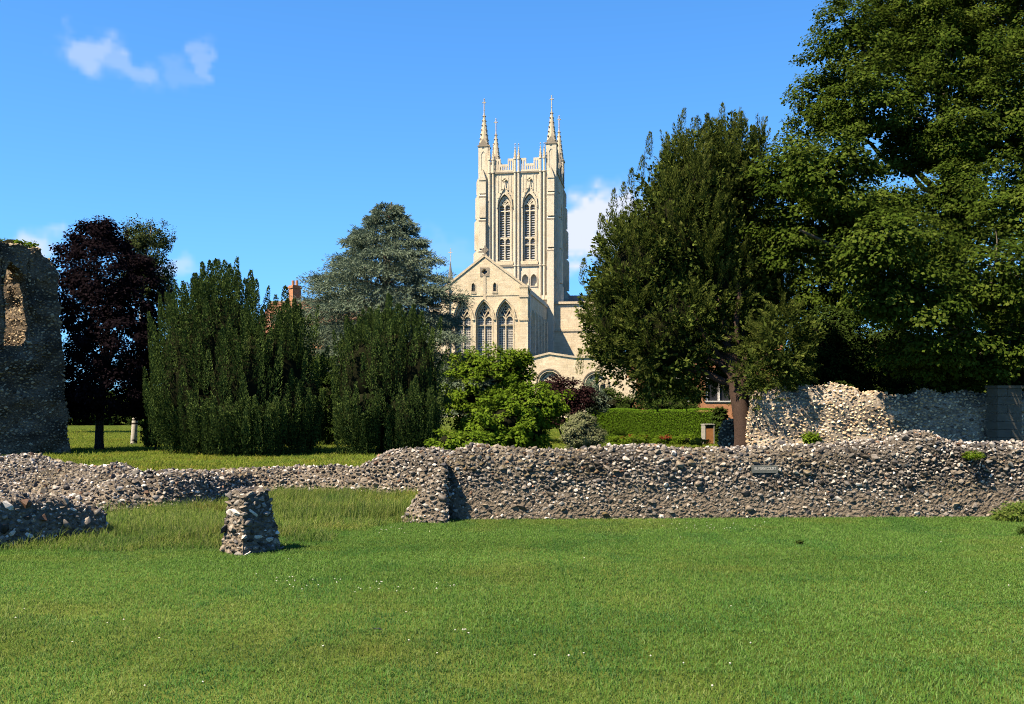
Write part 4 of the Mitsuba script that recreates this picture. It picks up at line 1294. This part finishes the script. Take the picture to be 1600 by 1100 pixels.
def battlement(u0, u1, notch):
    top, low = 37.0, 36.2
    poly = sbox(u0, 35.09, u1, low)
    w = (u1 - u0 - notch) / 2
    poly = unary_union([poly, sbox(u0, low - .01, u0 + w, top), sbox(u1 - w, low - .01, u1, top)])
    for x in np.arange(u0 + .22, u1 - .1, .32):
        hz = top if (x < u0 + w or x > u1 - w) else low
        poly = poly.difference(arch(x, .13, 35.35, hz - .5, hz - .28, 5))
    return poly


for (u0, u1) in ((-3.25, -.5), (.5, 3.2)):
    cpart('parapet', ext(battlement(u0, u1, 1.05), -.02, .3), 'm_limestone')
side_par = []
for (u0, u1) in ((1.6, 5.2), (6.0, 9.7)):
    e = ext(battlement(u0, u1, 1.1), -.02, .3)
    v = np.array(e.vertices)
    for off in (HWT, -HWT + .3):
        side_par.append(trimesh.Trimesh(np.stack([off - v[:, 1], v[:, 0], v[:, 2]], 1), e.faces, process=False))
    e2 = ext(battlement(u0 - 5.65, u1 - 5.65, 1.1), 11.0, 11.3)
    side_par.append(e2)
for u in side_par:
    cpart('parapet', u, 'm_limestone')
for a_ in (1.7, 5.5, 5.9, 9.6):
    cpart('parapet_pinnacle', cat([bx(HWT - .2, HWT + .16, a_ - .18, a_ + .18, 35.09, 36.9), pinnacle(HWT, a_, 36.9, .46, 2.0)]), 'm_weathered')
cpart('tower_roof', bx(-5.3, 5.3, .35, 10.95, 35.0, 35.2), 'm_lead')


def spire(u, a, z, w, h):
    c = trimesh.creation.cone(w * .5, h, sections=8).apply_transform(trimesh.transformations.translation_matrix((u, a, z)))
    cro = []
    for kk in range(7):
        f = .06 + .125 * kk
        for s in range(4):
            t = s * math.pi / 2 + math.pi / 4
            rr = w * .5 * (1 - f) + .07
            b = trimesh.creation.icosphere(1, .15 - .008 * kk)
            b.apply_scale([1, 1, .8])
            b.apply_translation((u + rr * math.cos(t), a + rr * math.sin(t), z + h * f))
            cro.append(b)
    return c, cat(cro)


for (u, a) in ((-4.93, .72), (4.93, .72), (-4.93, 10.58), (4.93, 10.58)):
    z1 = 39.1
    tm_ = man(bx(u - .74, u + .74, a - .74, a + .74, 35.01, z1))
    for (du, da) in ((0, -1),):
        tm_ = tm_ - man(ext(arch(u, .62, 35.4, 37.6, 38.2), a - .9, a - .66)) - man(ext(Point(u, 38.6).buffer(.18), a - .9, a - .68))
    kk = cpart('turret', tri(tm_), 'm_limestone')
    t0 = kk[len(CATH) + 2:]
    cpart(f'{t0}__cornice', [bx(u - .84, u + .84, a - .84, a + .84, z1 - .22, z1 - .02), ] + [ext(Polygon([(u - .7, z1 - .02), (u + .7, z1 - .02), (u, z1 + .95)]), a - .78, a - .6), ext(Polygon([(u - .7, z1 - .02), (u + .7, z1 - .02), (u, z1 + .95)]), a + .6, a + .78)], 'm_weathered')
    cn, cro = spire(u, a, z1 - .02, 1.5, 5.4)
    cpart(f'{t0}__spire', cn, 'm_trim')
    cpart(f'{t0}__crocket', cro, 'm_weathered', True, kind='stuff')
    zt = z1 + 5.1
    cpart(f'{t0}__cross', [trimesh.creation.cylinder(.07, 2.0, sections=8).apply_transform(trimesh.transformations.translation_matrix((u, a, zt + .8))), bx(u - .2, u + .2, a - .05, a + .05, zt + 1.2, zt + 1.3)] +
          [trimesh.creation.icosphere(1, .10).apply_transform(trimesh.transformations.translation_matrix((u + du, a, zt + dz))) for du, dz in ((-.2, 1.25), (.2, 1.25), (0, 1.75), (0, .1))], 'm_trim')
    # corner shaft below, flush with the tower
# buttresses with set-offs


def buttress(axis, c, hw, face, out, steps):
    """axis 'f': projects to the front from a = face; 's': projects sideways from u = face by sign of out; steps: (z0, z1, projection)"""
    ms = []
    for (z0, z1, p) in steps:
        prof = Polygon([(0, z0), (p, z0), (p, z1 - .55), (p * .45, z1), (0, z1)])
        m = trimesh.creation.extrude_polygon(prof, 2 * hw, engine='earcut')
        v = np.array(m.vertices)
        if axis == 'f':
            m = trimesh.Trimesh(np.stack([c - hw + v[:, 2], face - v[:, 0], v[:, 1]], 1), m.faces, process=False)
        elif axis == 'b':
            m = trimesh.Trimesh(np.stack([c - hw + v[:, 2], face + v[:, 0], v[:, 1]], 1), m.faces, process=False)
        else:
            m = trimesh.Trimesh(np.stack([face + out * v[:, 0], c - hw + v[:, 2], v[:, 1]], 1), m.faces, process=False)
        m.fix_normals()
        ms.append(m)
    return ms


ST = [(0, 24.0, 1.0), (24.0, 28.5, .82), (28.5, 32.0, .66), (32.0, 34.6, .5)]
for u in (-4.95, 4.95):
    bm = buttress('f', u, .48, 0.02, 0, ST)
    kk = cpart('buttress', bm, 'm_limestone')
    b0 = kk[len(CATH) + 2:]
    cpart(f'{b0}__gablet', ext(Polygon([(u - .52, 33.9), (u + .52, 33.9), (u, 35.6)]), -.58, .02), 'm_limestone')
    cpart(f'{b0}__set_off', [bx(u - .5, u + .5, -p - .05, -p + .3, z - .62, z - .38) for z, p in ((24.0, .95), (28.5, .78), (32, .62))], 'm_weathered')
    cpart('buttress', buttress('b', u, .48, 11.28, 0, ST), 'm_limestone')
for s in (-1, 1):
    for a_ in (1.0, 10.3):
        cpart('buttress', buttress('s', a_, .5, s * (HWT - .02), s, [(0, 19, .95), (19, 24.0, .85), (24.0, 28.5, .72), (28.5, 32.0, .58), (32.0, 34.4, .42)]), 'm_limestone')
cpart('tower_plinth', ext(Polygon([(-4.4, 16.6), (4.4, 16.6), (4.4, 17.2), (-4.4, 17.2)]), -.22, .01), 'm_limestone')

# --- choir
D0 = -20.0
uc, hw = -.99, 5.42
zap, zev = 19.75, 15.75
gable = Polygon([(uc - hw, 0), (uc + hw, 0), (uc + hw, zev), (uc, zap), (uc - hw, zev)])
cw = [(-3.70, 2.06), (-1.05, 2.06), (1.60, 2.06)]
for c, w in cw:
    gable = gable.difference(arch(c, w, 5.0, 12.2, 14.35))
for c in (-2.4, .30):
    gable = gable.difference(arch(c, .42, 15.55, 16.25, 16.6))
qf = unary_union([Point(uc + dx * .17, 17.95 + dz * .17).buffer(.17) for dx, dz in ((1, 0), (-1, 0), (0, 1), (0, -1))])
gable = gable.difference(qf)
cpart('choir_gable', ext(gable, D0, D0 + .9), 'm_oldstone')
for s in (-1, 1):
    e = np.array([(uc + s * (hw + .15), zev - .15), (uc, zap + .08)])
    d = (e[1] - e[0]) / np.linalg.norm(e[1] - e[0])
    n_ = np.array([-d[1], d[0]]) * (1 if s < 0 else -1)
    cop = Polygon([e[0], e[1], e[1] + n_ * .26 + [0, 0], e[0] + n_ * .26])
    cpart('gable_coping', ext(cop, D0 - .12, D0 + 1.0), 'm_trim')
cpart('gable_cross', [bx(uc - .1, uc + .1, D0 + .25, D0 + .45, zap + .1, zap + 1.5), bx(uc - .42, uc + .42, D0 + .27, D0 + .43, zap + .85, zap + 1.05), bx(uc - .3, uc + .3, D0 + .1, D0 + .6, zap + .1, zap + .42)] +
      [trimesh.creation.torus(.3, .055).apply_transform(trimesh.transformations.rotation_matrix(math.pi / 2, [1, 0, 0])).apply_translation((uc, D0 + .35, zap + .95))], 'm_weathered')
cpart('quatrefoil', ext(sbox(uc - .56, 17.4, uc + .56, 18.5).difference(qf.buffer(.05)), D0 - .08, D0 + .03), 'm_weathered')
cpart('pilaster_strip', ext(sbox(uc - .17, 14.6, uc + .17, 17.39), D0 - .09, D0 + .02), 'm_trim')
cpart('gable_string', [bx(uc - hw, uc + hw, D0 - .07, D0 + .02, 15.0, 15.12)], 'm_oldstone')
for c in (-2.4, .30):
    kk = cpart('lancet', ext(ring(arch(c, .42, 15.55, 16.25, 16.6), .1), D0 - .07, D0 + .02), 'm_trim')
    cpart(kk[len(CATH) + 2:] + '__pane', ext(arch(c, .5, 15.5, 16.25, 16.7), D0 + .3, D0 + .36), 'm_pane')
    cpart(kk[len(CATH) + 2:] + '__bar', ext(unary_union([bar([(c, 15.55), (c, 16.6)], .06), bar([(c - .2, 16.05), (c + .2, 16.05)], .06)]), D0 + .2, D0 + .28), 'm_trim')
    cpart(kk[len(CATH) + 2:] + '__sill', bx(c - .34, c + .34, D0 - .1, D0 + .02, 15.28, 15.42), 'm_trim')
cpart('quatrefoil_backing', bx(uc - .6, uc + .6, D0 + .5, D0 + .6, 17.3, 18.6), 'm_pane')
for c, w in cw:
    A_ = arch(c, w, 5.0, 12.2, 14.35)
    kk = cpart('choir_window', ext(ring(A_, .09), D0 - .05, D0 + .02), 'm_oldstone')
    w0 = kk[len(CATH) + 2:]
    full, _ = tracery(c, w - .04, 5.1, 12.0, 14.3, 2, .13)
    cpart(f'{w0}__tracery', ext(full, D0 + .38, D0 + .58), 'm_trim')
    hood = ring(arch(c, w + .3, 12.1, 12.2, 14.6), .13).difference(sbox(c - 5, 11, c + 5, 12.16))
    hood = unary_union([hood, sbox(c - w / 2 - .42, 12.02, c - w / 2 - .14, 12.2), sbox(c + w / 2 + .14, 12.02, c + w / 2 + .42, 12.2)])
    cpart(f'{w0}__hood_mould', ext(hood, D0 - .16, D0 + .02), 'm_oldstone')
    cpart(f'{w0}__pane', ext(A_.buffer(.05), D0 + .72, D0 + .78), 'm_pane')
    lat = [bar([(c - w / 2, z), (c + w / 2, z)], .085) for z in np.arange(5.2, 12.6, .29)] + [bar([(x, 5.0), (x, 12.7)], .075) for x in np.arange(c - w / 2 + .17, c + w / 2, .245)]
    cpart(f'{w0}__glazing_bars', ext(unary_union(lat).intersection(A_), D0 + .62, D0 + .69), 'm_white', kind='stuff')
# corner piers
for s in (-1, 1):
    u0 = uc + s * (hw - .5)
    kk = cpart('corner_pier', ext(unary_union([sbox(u0 - .52, 0, u0 + .52, 12), sbox(u0 - .5, 12, u0 + .5, 15.9)]), D0 - .24, D0 + .01), 'm_oldstone')
    p0 = kk[len(CATH) + 2:]
    for zb0, zb1 in ((11.88, 12.1), (14.72, 15.02)):
        cpart(f'{p0}__band', bx(u0 - .58, u0 + .58, D0 - .34, D0 + .012, zb0, zb1), 'm_trim')
    cpart(f'{p0}__cap', bx(u0 - .57, u0 + .57, D0 - .3, D0 + .9, 15.9, 16.2), 'm_trim')
# side walls with tall windows in shade, roof and parapet
for s in (-1, 1):
    ue = uc + s * hw
    poly = sbox(D0 + .9, 0, 0, 15.3)
    side_holes = [arch(a_, 1.5, 6.0, 11.4, 12.9) for a_ in np.arange(D0 + 2.6, -1.5, 3.1)]
    for hpoly in side_holes:
        poly = poly.difference(hpoly)
    e = ext(poly, 0, .8)
    v = np.array(e.vertices)
    m = trimesh.Trimesh(np.stack([ue - s * v[:, 1], v[:, 0], v[:, 2]], 1), e.faces, process=False)
    m.fix_normals()
    cpart('choir_side_wall', m, 'm_oldstone')
    for a_ in np.arange(D0 + 2.6, -1.5, 3.1):
        e = ext(arch(a_, 1.5, 6.0, 11.4, 12.9), .5, .56)
        v = np.array(e.vertices)
        cpart('side_window', trimesh.Trimesh(np.stack([ue - s * v[:, 1], v[:, 0], v[:, 2]], 1), e.faces, process=False), 'm_pane')
        a2 = a_ + 1.55
        if a2 < -1:
            cpart('side_buttress', buttress('s', a2, .34, ue - s * .02, s, [(0, 8, .55), (8, 13.5, .42)]), 'm_oldstone')
    cpart('side_parapet', [bx(min(ue - s * .5, ue + s * .14), max(ue - s * .5, ue + s * .14), D0 + .92, -.02, 15.3, 15.85)], 'm_trim')
    rp = np.array([(uc + s * (hw - .45), 15.6), (uc, zap - .25)])
    slab = Polygon([rp[0], rp[1], rp[1] - [0, .18], rp[0] - [0, .18]])
    cpart('choir_roof', ext(slab, D0 + .9, -.02), 'm_lead')
cpart('drainpipe', trimesh.creation.cylinder(.09, 15.2, sections=8).apply_transform(trimesh.transformations.translation_matrix((uc + hw + .14, D0 + .6, 7.6))), 'm_white')
# --- transepts
for s, u1 in ((1, 15.0), (-1, 13.0)):
    a0, a1 = (uc + hw + .02, u1) if s > 0 else (-u1, uc - hw - .02)
    cpart('transept', bx(a0, a1, -.3, 11, 0, 12.2), 'm_oldstone')
    cpart('transept', bx(a0, a1, -.1, 11, 12.203, 15.9), 'm_oldstone')
    cpart('transept_coping', [bx(a0, a1, -.36, 11.1, 15.903, 16.25), bx(a0, a1, -.42, -.098, 12.0, 12.26)], 'm_trim')
cpart('roof_upstand', bx(6.9, 11.0, 5.0, 10.0, 16.25, 17.7), 'm_lead')
# --- low chapel in front
D1 = -22.3
cpoly = Polygon([(4.55, 0), (19, 0), (19, 7.0), (17, 7.0), (13.6, 7.2), (10.3, 7.25), (7.3, 7.72), (4.55, 7.05)])
holes = [arch(7.35, 2.5, 1.0, 4.3, 5.55), arch(12.9, 2.5, 1.0, 4.0, 5.25)]
w_poly = cpoly
for hp in holes:
    w_poly = w_poly.difference(hp)
cpart('chapel_wall', ext(w_poly, D1, D1 + .7), 'm_oldstone')
top = LineString([(4.4, 7.02), (7.3, 7.74), (10.3, 7.27), (13.6, 7.22), (19, 7.02)]).buffer(.12, cap_style=2)
cpart('chapel_coping', ext(top, D1 - .14, D1 + .8), 'm_trim')
cpart('chapel_roof', bx(4.6, 19, D1 + .71, D0 + 12, 6.2, 6.5), 'm_lead')
for hp, c, zs_, za in ((holes[0], 7.35, 4.3, 5.55), (holes[1], 12.9, 4.0, 5.25)):
    kk = cpart('chapel_window', ext(ring(hp, .12), D1 - .06, D1 + .02), 'm_oldstone')
    w0 = kk[len(CATH) + 2:]
    cpart(f'{w0}__hood_mould', ext(ring(hp.buffer(.2, join_style=2), .14).difference(sbox(c - 9, 0, c + 9, zs_ - .3)), D1 - .14, D1 + .02), 'm_darkstone')
    full, _ = tracery(c, 2.45, 1.0, zs_ - .1, za - .04, 3, .13)
    cpart(f'{w0}__tracery', ext(full, D1 + .25, D1 + .42), 'm_trim')
    cpart(f'{w0}__pane', ext(hp.buffer(.04), D1 + .5, D1 + .55), 'm_pane')
# --- lead spirelet on the far transept roof
su, sa = -10.7, 4.0
kk = cpart('spirelet', [trimesh.creation.cylinder(.5, 3.2, sections=8).apply_transform(trimesh.transformations.translation_matrix((su, sa, 17.5))), trimesh.creation.cylinder(.62, .25, sections=8).apply_transform(trimesh.transformations.translation_matrix((su, sa, 19.0)))], 'm_trim')
s0 = kk[len(CATH) + 2:]
cpart(f'{s0}__cap', trimesh.creation.cone(.58, 4.2, sections=8).apply_transform(trimesh.transformations.translation_matrix((su, sa, 19.1))), 'm_lead')
cpart(f'{s0}__vane', [trimesh.creation.cylinder(.05, 2.2, sections=6).apply_transform(trimesh.transformations.translation_matrix((su, sa, 23.9))), bx(su - .3, su + .3, sa - .03, sa + .03, 24.3, 24.42)], 'm_trim')

# ------------------------------------------------------------------ house behind the yew and brick building behind the hedge
k = thing('brick_house', 'brick house with red tiled roof and chimney showing above the columnar yew', 'house')
hc = G(478, 88)
HT = trimesh.transformations.rotation_matrix(math.radians(-14), [0, 0, 1])
HT[:3, 3] = hc


def hpart(name, mesh, mat):
    m = cat(mesh) if isinstance(mesh, list) else mesh
    m = m.copy()
    m.apply_transform(HT)
    return put(f'{k}__{name}', m, mat)


hpart('wall', [bx(-3.2, 6, -3.2, 3.2, -.1, 8.1)], 'm_brick')
pitch = Polygon([(-3.6, 7.9), (0, 11.05), (3.6, 7.9), (3.4, 7.7), (0, 10.7), (-3.4, 7.7)])
m = trimesh.creation.extrude_polygon(pitch, 9.8, engine='earcut')
v = np.array(m.vertices)
m = trimesh.Trimesh(np.stack([v[:, 2] - 3.5, v[:, 0], v[:, 1]], 1), m.faces, process=False)
m.fix_normals()
hpart('roof', m, 'm_tile')
rows_ = []
for i in range(11):
    z, y = 7.9 + i * .286, -3.6 + i * .327
    b = bx(-3.52, 6.32, -.19, .19, -.018, .018)
    b.apply_transform(trimesh.transformations.rotation_matrix(math.atan2(3.15, 3.6) - .07, [1, 0, 0]))
    b.apply_translation((0, y + .12, z + .16))
    rows_.append(b)
hpart('roof__tile_course', rows_, 'm_tile')
labels[f'{k}__roof__tile_course'] = {'kind': 'stuff'}
hpart('roof__ridge', [bx(-3.55, 6.4, -.14, .14, 11.0, 11.16)], 'm_weathered')
for nm, u, top in (('chimney', -1.0, 12.5),):
    c1 = bx(-.42, .42, -.42, .42, 9.5, top)
    c2 = bx(-.53, .53, -.53, .53, top - .25, top)
    ch = cat([c1, bx(-.49, .49, -.49, .49, top - .28, top - .1)])
    ch.apply_transform(trimesh.transformations.rotation_matrix(math.radians(55), [0, 0, 1]))
    ch.apply_translation((u, -.2, 0))
    hpart('chimney', ch, 'm_brick')
    for du in (-.18, .2):
        hpart('chimney__pot', trimesh.creation.cylinder(.13, .55, sections=10).apply_transform(trimesh.transformations.translation_matrix((u + du, -.2, top + .2))), 'm_brick')
for i in range(3):
    hpart('window', [bx(-1.8 + i * 2.6, -.7 + i * 2.6, -3.23, -3.19, 5.6, 7.2)], 'm_pane')

k = thing('brick_building', 'orange brick building with white framed windows behind the hedge and yew', 'building')
HT = np.eye(4)
HT[:3, 3] = G(1075, 60)
hpart('wall', [bx(-3.2, 6.0, 0, 5, -.1, 1.75), bx(-3.2, 6.0, .05, 5, 3.4, 6.2)] + [bx(u, u + .9, .03, .3, 1.751, 3.39) for u in (-3.2, .2, 4.4)], 'm_brick')
for i, (u0, u1) in enumerate(((-2.3, .2), (1.1, 4.4))):
    kk = hpart('window', [bx(u0 + .03, u1 - .03, .25, .28, 1.76, 3.39)], 'm_pane')
    hpart(kk[len(k) + 2:] + '__frame', [bx(u, u + .12, .12, .22, 1.76, 3.39) for u in np.linspace(u0 + .02, u1 - .14, 5)] + [bx(u0, u1, .1, .21, 3.2, 3.38)], 'm_white')
    hpart(kk[len(k) + 2:] + '__sill', [bx(u0 - .05, u1 + .05, -.06, .24, 1.752, 1.83)], 'm_white')
hpart('roof', [bx(-3.5, 6.3, -.3, 5.3, 6.2, 6.45)], 'm_tile')
